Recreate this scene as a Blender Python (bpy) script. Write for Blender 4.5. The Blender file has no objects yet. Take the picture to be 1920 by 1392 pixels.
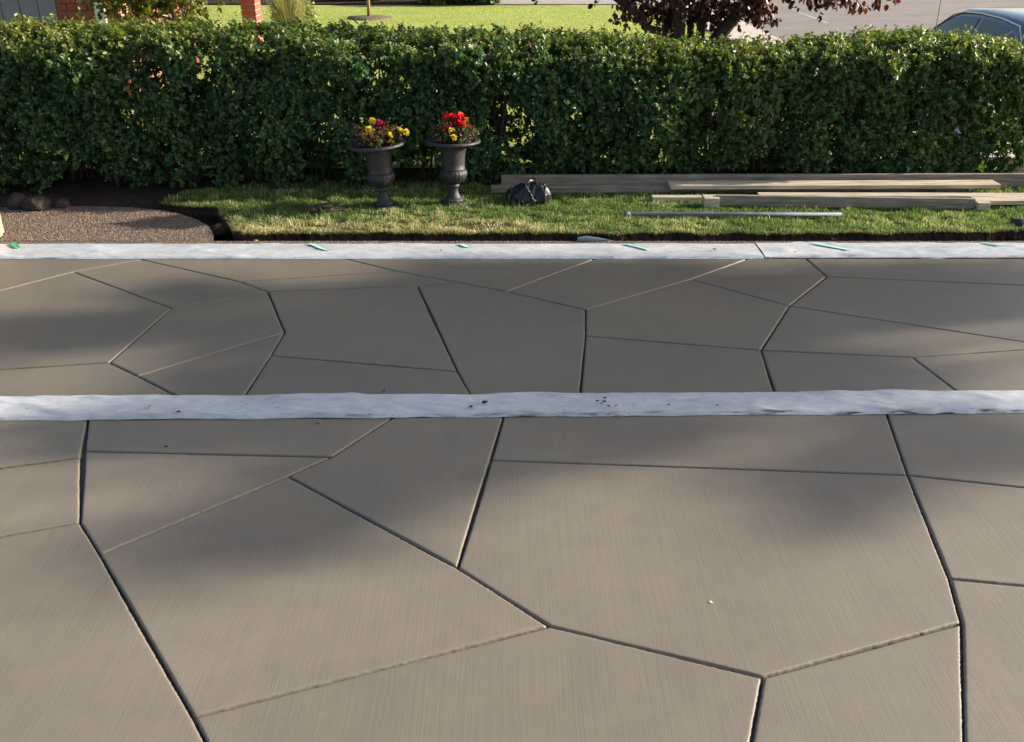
import bpy, math, random
import numpy as np
from mathutils import Vector, noise as mnoise
R = math.radians
random.seed(7)
rng = np.random.default_rng(7)
SC = bpy.context.scene
COL = SC.collection

# ------------------------------------------------------------------ camera, sky, sun, exposure
CAM_H, PITCH, FPX = 2.5, R(26.0), 1768.0
cam = bpy.data.cameras.new('camera')
cam.sensor_fit = 'HORIZONTAL'; cam.sensor_width = 36.0; cam.lens = FPX / 1920 * 36.0
cam.clip_start = 0.05; cam.clip_end = 1500
camo = bpy.data.objects.new('camera', cam); COL.objects.link(camo)
camo.location = (0, 0, CAM_H); camo.rotation_euler = (R(90) - PITCH, 0, 0)
SC.camera = camo

SUN_AZ, SUN_EL = R(80), R(19.5)          # azimuth from +Y towards +X
SUN = np.array([math.sin(SUN_AZ) * math.cos(SUN_EL), math.cos(SUN_AZ) * math.cos(SUN_EL), math.sin(SUN_EL)])
world = bpy.data.worlds.new('World'); SC.world = world; world.use_nodes = True
wn = world.node_tree.nodes
sky = wn.new('ShaderNodeTexSky'); sky.sky_type = 'NISHITA'; sky.sun_disc = False
sky.sun_elevation = SUN_EL; sky.sun_rotation = SUN_AZ; sky.air_density = 1.0; sky.dust_density = 2.6; sky.ozone_density = 0.8
world.node_tree.links.new(sky.outputs[0], wn['Background'].inputs[0])
wn['Background'].inputs[1].default_value = 0.10
sl = bpy.data.lights.new('sun', 'SUN'); sl.energy = 5.0; sl.angle = R(0.7); sl.color = (1.0, 0.90, 0.76)
so = bpy.data.objects.new('sun', sl); COL.objects.link(so)
so.rotation_euler = Vector((-SUN[0], -SUN[1], -SUN[2])).to_track_quat('-Z', 'Y').to_euler()
so.location = (30, 12, 20)
vs = SC.view_settings
cy = SC.cycles; cy.max_bounces = 5; cy.diffuse_bounces = 3; cy.glossy_bounces = 2; cy.transmission_bounces = 3; cy.transparent_max_bounces = 4
vs.view_transform = 'Standard'; vs.look = 'None'; vs.exposure = 1.08; vs.gamma = 1.0; vs.use_curve_mapping = False

# ------------------------------------------------------------------ survey helpers: photo point -> place on a level surface
CT, ST = math.cos(PITCH), math.sin(PITCH)
def ray(px, py):
    xc = (px - 960) / FPX; yc = (696 - py) / FPX
    return (xc, CT + yc * ST, -ST + yc * CT)
def g(px, py, z=0.0):
    v = ray(px, py); t = (z - CAM_H) / v[2]
    return (v[0] * t, v[1] * t)
def at(px, py, Y):
    v = ray(px, py); t = Y / v[1]
    return (v[0] * t, Y, CAM_H + v[2] * t)

# ------------------------------------------------------------------ object helpers
def tag(o, label=None, cat=None, group=None, kind=None):
    if label: o['label'] = label
    if cat: o['category'] = cat
    if group: o['group'] = group
    if kind: o['kind'] = kind
    return o
def empty(name, loc=(0, 0, 0), rz=0.0):
    o = bpy.data.objects.new(name, None); COL.objects.link(o)
    o.location = loc; o.rotation_euler = (0, 0, rz); o.empty_display_size = 0.1
    return o
def link(name, me, parent=None, loc=None):
    o = bpy.data.objects.new(name, me); COL.objects.link(o)
    if parent: o.parent = parent
    if loc is not None: o.location = loc
    return o
def mesh(name, verts, faces, mat, smooth=False):
    me = bpy.data.meshes.new(name)
    me.from_pydata([tuple(v) for v in verts], [], [tuple(f) for f in faces])
    for m in (mat if isinstance(mat, (list, tuple)) else [mat]): me.materials.append(m)
    if smooth: me.polygons.foreach_set('use_smooth', [True] * len(me.polygons))
    me.update()
    return me
def npmesh(name, V, quads=None, tris=None, mat=None, tint=None, smooth=False):
    """V (n,3); quads (m,4); tris (k,3); tint (n,3) colours -> attribute"""
    me = bpy.data.meshes.new(name)
    me.vertices.add(len(V)); me.vertices.foreach_set('co', np.ascontiguousarray(V, dtype=np.float32).ravel())
    lv = []; ls = []; n = 0
    if quads is not None and len(quads):
        lv.append(quads.ravel()); ls.append(np.arange(len(quads)) * 4); n += len(quads) * 4
    if tris is not None and len(tris):
        lv.append(tris.ravel()); ls.append(n + np.arange(len(tris)) * 3)
    lv = np.concatenate(lv).astype(np.int32); ls = np.concatenate(ls).astype(np.int32)
    me.loops.add(len(lv)); me.loops.foreach_set('vertex_index', lv)
    me.polygons.add(len(ls)); me.polygons.foreach_set('loop_start', ls)
    me.update(calc_edges=True); me.validate()
    if tint is not None:
        a = me.color_attributes.new('tint', 'FLOAT_COLOR', 'POINT')
        c = np.ones((len(V), 4), dtype=np.float32); c[:, :3] = tint
        a.data.foreach_set('color', c.ravel())
    if mat: me.materials.append(mat)
    if smooth: me.polygons.foreach_set('use_smooth', [True] * len(me.polygons))
    return me

class MB:
    def __init__(s): s.v = []; s.f = []
    def add(s, vs, fs):
        o = len(s.v); s.v += [tuple(v) for v in vs]; s.f += [tuple(i + o for i in f) for f in fs]
    def box(s, x0, x1, y0, y1, z0, z1):
        s.add([(x0,y0,z0),(x1,y0,z0),(x1,y1,z0),(x0,y1,z0),(x0,y0,z1),(x1,y0,z1),(x1,y1,z1),(x0,y1,z1)],
              [(0,3,2,1),(4,5,6,7),(0,1,5,4),(1,2,6,5),(2,3,7,6),(3,0,4,7)])
    def tube(s, pts, rad, n=8, cap=True):
        pts = [Vector(p) for p in pts]
        if not isinstance(rad, (list, tuple)): rad = [rad] * len(pts)
        vs = []; fs = []
        up = Vector((0.13, 0.31, 1)).normalized()
        for i, p in enumerate(pts):
            d = (pts[min(i + 1, len(pts) - 1)] - pts[max(i - 1, 0)]).normalized()
            a = d.cross(up)
            if a.length < 1e-3: a = d.cross(Vector((1, 0, 0)))
            a.normalize(); b = d.cross(a)
            for k in range(n):
                t = 2 * math.pi * k / n
                vs.append(p + (a * math.cos(t) + b * math.sin(t)) * rad[i])
        for i in range(len(pts) - 1):
            for k in range(n):
                fs.append((i*n+k, i*n+(k+1)%n, (i+1)*n+(k+1)%n, (i+1)*n+k))
        if cap:
            fs.append(tuple(range(n - 1, -1, -1))); fs.append(tuple((len(pts)-1)*n + k for k in range(n)))
        s.add(vs, fs)
    def lathe(s, prof, n=40, rfun=None):
        vs = []; fs = []
        for (r, z) in prof:
            for k in range(n):
                t = 2 * math.pi * k / n
                rr = r * (rfun(t, z) if rfun else 1.0)
                vs.append((rr * math.cos(t), rr * math.sin(t), z))
        for i in range(len(prof) - 1):
            for k in range(n):
                fs.append((i*n+k, i*n+(k+1)%n, (i+1)*n+(k+1)%n, (i+1)*n+k))
        s.add(vs, fs)
    def mesh(s, name, mat, smooth=False): return mesh(name, s.v, s.f, mat, smooth)
    def build(s, name, mat, parent=None, smooth=False, loc=None):
        return link(name, s.mesh(name, mat, smooth), parent, loc)

def fbm(x, y, z=0.0, sc=1.0, o=3):
    return mnoise.fractal(Vector((x*sc, y*sc, z*sc)), 0.6, 2.0, o)

# ------------------------------------------------------------------ materials
def newmat(name):
    m = bpy.data.materials.new(name); m.use_nodes = True
    nt = m.node_tree
    return m, nt, nt.nodes, nt.links, nt.nodes['Principled BSDF']
def coords(nt, kind='Object', scale=(1, 1, 1)):
    N, L = nt.nodes, nt.links
    if kind == 'World':
        s = N.new('ShaderNodeNewGeometry').outputs['Position']
    else:
        s = N.new('ShaderNodeTexCoord').outputs[kind]
    mp = N.new('ShaderNodeMapping'); mp.inputs['Scale'].default_value = scale
    L.new(s, mp.inputs['Vector'])
    return mp.outputs[0]
def noise(nt, vec, scale, detail=4, rough=0.55):
    n = nt.nodes.new('ShaderNodeTexNoise'); n.inputs['Scale'].default_value = scale
    n.inputs['Detail'].default_value = detail; n.inputs['Roughness'].default_value = rough
    nt.links.new(vec, n.inputs['Vector']); return n.outputs['Fac']
def ramp(nt, fac, stops):
    r = nt.nodes.new('ShaderNodeValToRGB'); cr = r.color_ramp
    while len(cr.elements) < len(stops): cr.elements.new(0.5)
    for e, (p, c) in zip(cr.elements, stops):
        e.position = p; e.color = (c[0], c[1], c[2], 1) if hasattr(c, '__len__') else (c, c, c, 1)
    nt.links.new(fac, r.inputs['Fac']); return r.outputs['Color']
def mix(nt, a, b, fac, mode='MIX'):
    m = nt.nodes.new('ShaderNodeMix'); m.data_type = 'RGBA'; m.blend_type = mode
    for i, v in ((0, fac), (6, a), (7, b)):
        sock = m.inputs[i]
        if hasattr(v, 'is_linked'): nt.links.new(v, sock)
        elif hasattr(v, '__len__'): sock.default_value = (v[0], v[1], v[2], 1)
        else: sock.default_value = v if i == 0 else (v, v, v, 1)
    return m.outputs[2]
def bump(nt, h, strength, dist, prev=None):
    b = nt.nodes.new('ShaderNodeBump'); b.inputs['Strength'].default_value = strength; b.inputs['Distance'].default_value = dist
    nt.links.new(h, b.inputs['Height'])
    if prev is not None: nt.links.new(prev, b.inputs['Normal'])
    return b.outputs[0]
def mat(name, base, rough=0.7, var=0.2, scale=8.0, bs=0.0, bd=0.01, bscale=60.0, metal=0.0, spec=0.5, kind='Object', stretch=(1, 1, 1), coat=0.0):
    m, nt, N, L, P = newmat(name)
    v = coords(nt, kind, stretch)
    lo = tuple(c * (1 - var) for c in base); hi = tuple(min(1, c * (1 + var)) for c in base)
    L.new(ramp(nt, noise(nt, v, scale, 6, 0.6), [(0.3, lo), (0.7, hi)]), P.inputs['Base Color'])
    P.inputs['Roughness'].default_value = rough; P.inputs['Metallic'].default_value = metal
    P.inputs['Specular IOR Level'].default_value = spec; P.inputs['Coat Weight'].default_value = coat
    if bs: L.new(bump(nt, noise(nt, v, bscale, 6, 0.6), bs, bd), P.inputs['Normal'])
    return m
def leafmat(name, rough=0.42, trans=0.3, spec=0.5, ycol=(1.5, 1.7, 0.7)):
    m, nt, N, L, P = newmat(name)
    a = N.new('ShaderNodeAttribute'); a.attribute_name = 'tint'
    L.new(a.outputs['Color'], P.inputs['Base Color'])
    P.inputs['Roughness'].default_value = rough; P.inputs['Specular IOR Level'].default_value = spec
    t = N.new('ShaderNodeBsdfTranslucent')
    L.new(mix(nt, a.outputs['Color'], ycol, 1.0, 'MULTIPLY'), t.inputs['Color'])
    ms = N.new('ShaderNodeMixShader'); ms.inputs[0].default_value = trans
    L.new(P.outputs[0], ms.inputs[1]); L.new(t.outputs[0], ms.inputs[2])
    L.new(ms.outputs[0], N['Material Output'].inputs['Surface'])
    return m

def concrete_mat(name, base, rough_drop=0.0):
    m, nt, N, L, P = newmat(name)
    w = coords(nt, 'World')
    broad = noise(nt, w, 0.9, 3, 0.5)
    fine = noise(nt, w, 260, 3, 0.7)
    stroke = noise(nt, coords(nt, 'World', (170, 2.2, 1)), 1.0, 3, 0.65)
    stroke2 = noise(nt, coords(nt, 'World', (38, 0.9, 1)), 1.0, 2, 0.6)
    oi = N.new('ShaderNodeObjectInfo')
    c = ramp(nt, broad, [(0.25, tuple(x * 0.90 for x in base)), (0.75, tuple(x * 1.10 for x in base))])
    c = mix(nt, c, ramp(nt, noise(nt, w, 5.5, 5, 0.65), [(0.25, (0.92, 0.925, 0.94)), (0.75, (1.08, 1.07, 1.05))]), 1.0, 'MULTIPLY')
    c = mix(nt, c, ramp(nt, noise(nt, w, 75, 2, 0.5), [(0.66, 1.0), (0.74, 0.80)]), 1.0, 'MULTIPLY')
    c = mix(nt, c, ramp(nt, fine, [(0.2, 0.86), (0.8, 1.12)]), 1.0, 'MULTIPLY')
    c = mix(nt, c, ramp(nt, stroke, [(0.25, 0.95), (0.75, 1.05)]), 1.0, 'MULTIPLY')
    c = mix(nt, c, ramp(nt, stroke2, [(0.25, 0.98), (0.75, 1.02)]), 1.0, 'MULTIPLY')
    c = mix(nt, c, ramp(nt, oi.outputs['Random'], [(0.0, (0.96, 0.96, 0.97)), (1.0, (1.04, 1.035, 1.02))]), 1.0, 'MULTIPLY')
    L.new(c, P.inputs['Base Color'])
    L.new(ramp(nt, broad, [(0.3, 0.5 - rough_drop), (0.7, 0.62 - rough_drop)]), P.inputs['Roughness'])
    P.inputs['Specular IOR Level'].default_value = 0.45
    b = bump(nt, stroke, 0.42, 0.0015)
    b = bump(nt, stroke2, 0.2, 0.0025, b)
    b = bump(nt, fine, 0.35, 0.0012, b)
    L.new(b, P.inputs['Normal'])
    return m

M = {}
M['concrete'] = concrete_mat('broomed_concrete', (0.195, 0.170, 0.134))
M['concrete_far'] = concrete_mat('far_broomed_concrete', (0.170, 0.150, 0.117), 0.08)  # darker, less rough concrete for the slabs beyond the near band
M['lip'] = mat('sunlit_joint_lip', (0.215, 0.195, 0.165), 0.6, 0.12, 60, 0.3, 0.002, 300, kind='World')  # paler than the slabs: sun on the joint edges painted into the colour
M['joint'] = mat('joint_concrete', (0.14, 0.12, 0.10), 0.85, 0.25, 40, 0.4, 0.004, 150, kind='World')
M['soil'] = mat('soil', (0.040, 0.027, 0.020), 0.95, 0.5, 14, 0.9, 0.03, 45, spec=0.2, kind='World')
M['thatch'] = mat('thatch', (0.075, 0.075, 0.028), 0.95, 0.5, 20, 0.8, 0.02, 90, spec=0.1, kind='World')
M['ground'] = mat('ground_earth', (0.09, 0.10, 0.04), 0.95, 0.3, 0.5, kind='World')
M['wood_pale'] = mat('pale_lumber', (0.50, 0.42, 0.31), 0.7, 0.45, 5, 0.6, 0.006, 25, stretch=(0.6, 9, 9))
M['wood_grey'] = mat('weathered_lumber', (0.25, 0.21, 0.17), 0.8, 0.55, 5, 0.7, 0.006, 25, stretch=(0.6, 9, 9))
M['bark'] = mat('bark', (0.10, 0.072, 0.052), 0.9, 0.4, 18, 0.8, 0.02, 40)
M['bark_red'] = mat('plum_bark', (0.055, 0.032, 0.028), 0.75, 0.4, 18, 0.8, 0.02, 40)
M['iron'] = mat('dark_urn_iron', (0.036, 0.033, 0.039), 0.55, 0.45, 22, 0.5, 0.006, 70, metal=0.1)
M['bag'] = mat('black_cloth', (0.011, 0.011, 0.014), 0.36, 0.3, 20, 0.15, 0.003, 40, spec=0.45)
M['pipe'] = mat('grey_plastic_pipe', (0.13, 0.155, 0.19), 0.6, 0.25, 12, spec=0.3)
M['stone'] = mat('field_stone', (0.036, 0.026, 0.021), 0.85, 0.4, 9, 0.6, 0.02, 30)
M['leaf'] = leafmat('hedge_leaf', 0.44, 0.36)
M['grass'] = leafmat('grass_blade', 0.5, 0.35, 0.3, (1.2, 1.3, 0.8))
M['plum'] = leafmat('plum_leaf', 0.35, 0.3, 0.5, (2.2, 0.9, 0.6))
M['petal'] = leafmat('petal', 0.55, 0.3, 0.2, (1.1, 1.1, 1.1))

def film_mat(name, base):
    m, nt, N, L, P = newmat(name)
    w = coords(nt, 'World')
    a = N.new('ShaderNodeAttribute'); a.attribute_name = 'tint'     # red = grime along the hem
    big = noise(nt, coords(nt, 'World', (2.0, 6.0, 6.0)), 1.0, 5, 0.6)
    c = ramp(nt, big, [(0.25, tuple(x * 0.80 for x in base)), (0.5, base), (0.78, tuple(min(1, x * 1.16) for x in base))])
    c = mix(nt, c, ramp(nt, noise(nt, coords(nt, 'World', (14, 34, 20)), 1.0, 6, 0.75), [(0.3, 0.80), (0.55, 1.0), (0.75, 1.13)]), 1.0, 'MULTIPLY')
    spk = noise(nt, coords(nt, 'World', (26, 60, 30)), 1.0, 3, 0.65)
    patch = noise(nt, coords(nt, 'World', (1.1, 3, 3)), 1.0, 2)
    s = N.new('ShaderNodeMath'); s.operation = 'MULTIPLY'
    L.new(ramp(nt, spk, [(0.645, 0.0), (0.70, 1.0)]), s.inputs[0]); L.new(ramp(nt, patch, [(0.47, 0.0), (0.62, 0.9)]), s.inputs[1])
    c = mix(nt, c, (0.035, 0.03, 0.03), s.outputs[0])
    h = N.new('ShaderNodeMath'); h.operation = 'MULTIPLY'
    sep = N.new('ShaderNodeSeparateColor'); L.new(a.outputs['Color'], sep.inputs[0])
    L.new(sep.outputs[0], h.inputs[0]); L.new(ramp(nt, noise(nt, coords(nt, 'World', (6, 40, 40)), 1.0, 4), [(0.50, 0.0), (0.66, 1.0)]), h.inputs[1])
    c = mix(nt, c, (0.05, 0.045, 0.05), h.outputs[0])
    L.new(c, P.inputs['Base Color']); P.inputs['Roughness'].default_value = 0.42
    P.inputs['Specular IOR Level'].default_value = 0.5
    b = bump(nt, noise(nt, coords(nt, 'World', (9, 30, 30)), 1.0, 4, 0.6), 0.8, 0.008)
    b = bump(nt, noise(nt, w, 170, 3), 0.15, 0.002, b)
    L.new(b, P.inputs['Normal'])
    return m
M['film'] = film_mat('white_plastic_film', (0.52, 0.54, 0.565))

# aggregate: pebbly concrete
def aggregate_mat():
    m, nt, N, L, P = newmat('aggregate_matrix')
    w = coords(nt, 'World')
    vo = N.new('ShaderNodeTexVoronoi'); vo.inputs['Scale'].default_value = 95
    L.new(w, vo.inputs['Vector'])
    c = ramp(nt, vo.outputs['Color'], [(0.0, (0.06, 0.045, 0.036)), (0.5, (0.13, 0.10, 0.08)), (1.0, (0.26, 0.21, 0.17))])
    L.new(c, P.inputs['Base Color']); P.inputs['Roughness'].default_value = 0.7
    inv = N.new('ShaderNodeMath'); inv.operation = 'SUBTRACT'; inv.inputs[0].default_value = 1.0; L.new(vo.outputs['Distance'], inv.inputs[1])
    L.new(bump(nt, inv.outputs[0], 0.9, 0.008), P.inputs['Normal'])
    return m
M['aggregate'] = aggregate_mat()
def tint_mat(name, rough=0.6):
    m, nt, N, L, P = newmat(name)
    a = N.new('ShaderNodeAttribute'); a.attribute_name = 'tint'
    L.new(a.outputs['Color'], P.inputs['Base Color']); P.inputs['Roughness'].default_value = rough
    return m
M['pebble'] = tint_mat('pebbles', 0.6)

def front_lawn_mat():
    m, nt, N, L, P = newmat('mown_turf')
    w = coords(nt, 'World')
    a = noise(nt, w, 0.7, 4); b = noise(nt, w, 35, 4, 0.7)
    c = ramp(nt, a, [(0.3, (0.33, 0.385, 0.09)), (0.7, (0.42, 0.465, 0.14))])
    c = mix(nt, c, ramp(nt, b, [(0.25, 0.72), (0.75, 1.25)]), 1.0, 'MULTIPLY')
    L.new(c, P.inputs['Base Color']); P.inputs['Roughness'].default_value = 0.9; P.inputs['Specular IOR Level'].default_value = 0.1
    L.new(bump(nt, b, 1.0, 0.06), P.inputs['Normal'])
    return m
M['turf'] = front_lawn_mat()
M['walk'] = mat('pale_sidewalk', (0.52, 0.46, 0.40), 0.85, 0.1, 5, 0.3, 0.004, 120, kind='World')
M['asphalt'] = mat('worn_asphalt', (0.225, 0.198, 0.182), 0.85, 0.16, 1.3, 0.4, 0.006, 160, kind='World', spec=0.4)

# ================================================================== SETTING
# ---- ground to the horizon
mb = MB(); mb.add([(-500,-200,-0.75),(500,-200,-0.75),(500,900,-0.75),(-500,900,-0.75)], [(0,1,2,3)])
tag(mb.build('ground', M['ground']), kind='structure')

# ---- driveway: irregular slabs parted by tooled joints
Y_B0, Y_B1 = 4.52, 4.82                       # near border band (centre line)
drive = MB()
drive.add([(-9,0.2,-0.03),(9,0.2,-0.03),(9,7.35,-0.03),(-9,7.35,-0.03),(-9,0.2,-0.4),(9,0.2,-0.4),(9,7.35,-0.4),(-9,7.35,-0.4)],
          [(0,1,2,3),(4,5,1,0),(5,6,2,1),(6,7,3,2),(7,4,0,3)])
driveway = tag(drive.build('driveway', M['joint']), kind='structure')
LB = 1900
SLABS = [
 [(-700,787),(165,785),(152,858),(-700,971)],
 [(-700,971),(152,858),(150,980),(-700,1130)],
 [(-700,1130),(150,980),(187,1040),(362,1345),(440,1500),(-700,1500)],
 [(165,785),(738,782),(622,857),(158,846)],
 [(158,846),(622,857),(540,893),(187,1040),(150,980)],
 [(738,782),(944,781),(858,1065),(540,893),(622,857)],
 [(944,781),(1662,774),(1702,891),(921,863)],
 [(921,863),(1702,891),(1780,1085),(1803,1168),(1430,1270),(1030,1174),(858,1065)],
 [(187,1040),(540,893),(858,1065),(1030,1174),(362,1345)],
 [(362,1345),(1030,1174),(1430,1270),(1408,1392),(1390,1500),(440,1500)],
 [(1430,1270),(1803,1168),(1808,1392),(1811,1500),(1390,1500)],
 [(1662,774),(2620,768),(2620,988),(1702,891)],
 [(1702,891),(2620,988),(2620,1165),(1780,1085)],
 [(1780,1085),(2620,1165),(2620,1500),(1811,1500),(1808,1392),(1803,1168)],
 # nearer than the frame
 [(-700,1500),(440,1500),(560,LB),(-700,LB)], [(440,1500),(1390,1500),(1330,LB),(560,LB)],
 [(1390,1500),(1811,1500),(1860,LB),(1330,LB)], [(1811,1500),(2620,1500),(2620,LB),(1860,LB)],
 # beyond the near band
 [(-500,480),(290,480),(265,487),(137,510),(-500,672)],
 [(-500,672),(137,510),(322,578),(205,680),(-500,725)],
 [(-500,725),(205,680),(258,705),(350,752),(-500,757)],
 [(137,510),(265,487),(448,528),(502,547),(322,578)],
 [(322,578),(502,547),(534,623),(258,705),(205,680)],
 [(258,705),(534,623),(508,667),(452,752),(350,752)],
 [(265,487),(290,480),(625,480),(745,509),(448,528)],
 [(448,528),(745,509),(860,530),(783,536),(502,547)],
 [(502,547),(783,536),(858,697),(508,667),(534,623)],
 [(508,667),(858,697),(888,750),(452,752)],
 [(783,536),(860,530),(950,547),(1098,581),(1098,630),(1087,748),(888,750),(858,697)],
 [(625,480),(1130,480),(950,547),(860,530),(745,509)],
 [(1130,480),(1418,480),(1295,524),(1098,581),(950,547)],
 [(1098,581),(1295,524),(1480,574),(1427,657),(1098,630)],
 [(1418,480),(1505,480),(1550,519),(1480,574),(1295,524)],
 [(1098,630),(1427,657),(1455,744),(1087,748)],
 [(1505,480),(2420,480),(2420,557),(1550,519)],
 [(1550,519),(2420,557),(2420,620),(1983,651),(1480,574)],
 [(1480,574),(1983,651),(1710,670),(1427,657)],
 [(1427,657),(1710,670),(1806,743),(1455,744)],
 [(1710,670),(1983,651),(2420,620),(2420,739),(1806,743)],
]
def inset(poly, d):
    n = len(poly); out = []
    area = sum(poly[i][0]*poly[(i+1)%n][1] - poly[(i+1)%n][0]*poly[i][1] for i in range(n))
    s = 1 if area > 0 else -1
    for i in range(n):
        p0, p1, p2 = (np.array(poly[i-1]), np.array(poly[i]), np.array(poly[(i+1) % n]))
        e1 = (p1 - p0) / np.linalg.norm(p1 - p0); e2 = (p2 - p1) / np.linalg.norm(p2 - p1)
        n1 = np.array([-e1[1], e1[0]]) * s; n2 = np.array([-e2[1], e2[0]]) * s
        b = n1 + n2; k = max(0.25, 1 + float(np.dot(n1, n2)))
        out.append(p1 + b * d / k)
    return out
def make_slab(pts):
    poly = [g(*p) for p in pts]
    c = np.mean(np.array(poly), axis=0)
    rings = []
    # each ring: (inset, height, roughness of the line)
    spec = [(0.0050,-0.029,0.0008),(0.0055,-0.014,0.0026),(0.0068,-0.0058,0.0032),(0.0088,-0.0020,0.0030),(0.0115,-0.0004,0.0018),(0.017,0.0,0.0),(0.03,0.0,0.0)]
    for (d, z, j) in spec:
        q = inset(poly, d); ring = []
        for i in range(len(q)):
            a, b = q[i], q[(i + 1) % len(q)]
            k = max(2, int(np.linalg.norm(np.array(poly[(i+1)%len(q)]) - np.array(poly[i])) / 0.010))
            for t in range(k):
                p = a + (b - a) * t / k
                w = 0.003 * fbm(p[0] + 3, p[1], 0.0, 1.6, 2) + j * mnoise.noise(Vector((p[0]*140, p[1]*140, z*30)))
                e = (b - a) / np.linalg.norm(b - a)
                ring.append((p[0] - e[1]*w - c[0], p[1] + e[0]*w - c[1], z))
        rings.append(ring)
    n = len(rings[0]); V = [v for r in rings for v in r]; F = []
    for r in range(len(rings) - 1):
        for k in range(n):
            F.append((r*n+k, r*n+(k+1)%n, (r+1)*n+(k+1)%n, (r+1)*n+k))
    F.append(tuple((len(rings)-1)*n + k for k in range(n)))
    me = mesh('slab', V, F, [M['concrete'] if c[1] < 4.7 else M['concrete_far'], M['lip']])
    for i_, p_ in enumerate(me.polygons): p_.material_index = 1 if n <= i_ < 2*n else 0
    me.polygons.foreach_set('use_smooth', [True]*(len(F)-1) + [False])
    import bmesh
    bm = bmesh.new(); bm.from_mesh(me); bmesh.ops.recalc_face_normals(bm, faces=bm.faces); 
    if max(bm.faces, key=lambda f: f.calc_area()).normal.z < 0: bmesh.ops.reverse_faces(bm, faces=bm.faces)
    bm.to_mesh(me); bm.free()
    link('slab', me, driveway, (c[0], c[1], 0))
for p in SLABS: make_slab(p)

# ---- aggregate border bands and the plastic film laid over them
def band(x0, x1, ya, yb, z, name):
    m_ = MB(); m_.box(x0, x1, ya, yb, -0.3, z); return tag(m_.build(name, M['aggregate']), kind='structure')
def yl(x): return 4.545 + 0.0148 * x           # near hem of the near film
def yu(x): return 4.815 + 0.0115 * x
mb = MB()
vs_ = [(-9, yl(-9)+.02), (9, yl(9)+.02), (9, yu(9)-.02), (-9, yu(-9)-.02)]
mb.add([(a, b, -0.028) for a, b in vs_] + [(a, b, 0.008) for a, b in vs_], [(4,5,6,7),(0,1,5,4),(1,2,6,5),(2,3,7,6),(3,0,4,7)])
tag(mb.build('near_border', M['aggregate']), kind='structure')
# far border in three lengths, parted by open joints
for (a, b) in ((-9.0, g(914,458)[0]), (g(917,458)[0]+.004, g(1423,458)[0]), (g(1428,458)[0]+.004, 9.0)):
    mb = MB(); mb.box(a, b, 7.175, 7.60, -0.35, 0.008); tag(mb.build('far_border', M['aggregate']), kind='structure')

def film(x0, x1, f0, f1, step, seed, amp, hem, prof_z=0.012, dirt=1.0, parent=None):
    nx = int((x1 - x0) / step) + 1; ny = 22
    xs = np.linspace(x0, x1, nx); V = np.zeros((nx, ny, 3)); T = np.zeros((nx, ny, 3))
    for i, x in enumerate(xs):
        ya = f0(x) + hem * mnoise.noise(Vector((x * 3.1, seed, 0))) + hem * 0.5 * mnoise.noise(Vector((x * 11, seed, 4)))
        yb = f1(x) + hem * mnoise.noise(Vector((x * 2.3, seed + 9, 0)))
        for j in range(ny):
            v = j / (ny - 1); y = ya + (yb - ya) * v
            edge = min(v, 1 - v)
            z = prof_z * min(1.0, (edge / 0.10)) ** 0.5 + 0.002
            w = max(0.0, fbm(x * 2.2 + y * 3.0, y * 7.0, seed, 1.0, 3)) * amp + amp * 0.35 * abs(mnoise.noise(Vector((x * 5 + y * 14, y * 22 - x * 3, seed))))
            z += w * min(1.0, edge / 0.05 + 0.25)
            V[i, j] = (x, y, z); T[i, j, 0] = dirt * max(0.0, 1 - v / 0.16) * (0.35 + max(0.0, min(1.2, 0.6 + 0.28 * x)))
    idx = np.arange(nx * ny).reshape(nx, ny)
    q = np.stack([idx[:-1, :-1], idx[1:, :-1], idx[1:, 1:], idx[:-1, 1:]], -1).reshape(-1, 4)
    return npmesh('plastic_film', V.reshape(-1, 3), q, None, M['film'], T.reshape(-1, 3), True)
tag(link('plastic_film', film(-8.5, 8.5, yl, yu, 0.02, 3.0, 0.016, 0.012, 0.016, 1.0)),
    'white plastic film over the border band between the two slab fields, scuffed with dirt', 'plastic film', 'plastic films covering the border bands')
xj = g(1421, 470)[0]
tag(link('plastic_film', film(-8.5, xj, lambda x: 7.165, lambda x: 7.535, 0.02, 11.0, 0.011, 0.008, 0.014, 0.35)),
    'long clean white plastic film covering the far border band beside the pebbled pad', 'plastic film', 'plastic films covering the border bands')
tag(link('plastic_film', film(xj + 0.012, 8.5, lambda x: 7.175, lambda x: 7.56, 0.02, 15.0, 0.017, 0.010, 0.014, 0.5)),
    'shorter wrinkled plastic film on the far border band in front of the timber boards', 'plastic film', 'plastic films covering the border bands')

# ---- planting bed (bare soil in the trench and below the hedge)
def bedz(x, y):
    z = -0.10 + 0.12 * min(1, max(0, (y - 8.35) / 0.5))
    return z + 0.02 * fbm(x, y, 0, 5, 3)
nx, ny = 300, 90
V = []; 
for i in range(nx):
    for j in range(ny):
        x = -8.5 + 17 * i / (nx - 1); y = 7.55 + 3.0 * j / (ny - 1); V.append((x, y, bedz(x, y)))
idx = np.arange(nx * ny).reshape(nx, ny)
q = np.stack([idx[:-1, :-1], idx[1:, :-1], idx[1:, 1:], idx[:-1, 1:]], -1).reshape(-1, 4)
tag(link('planting_bed', npmesh('planting_bed', np.array(V), q, None, M['soil'], None, True)), kind='structure')

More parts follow.
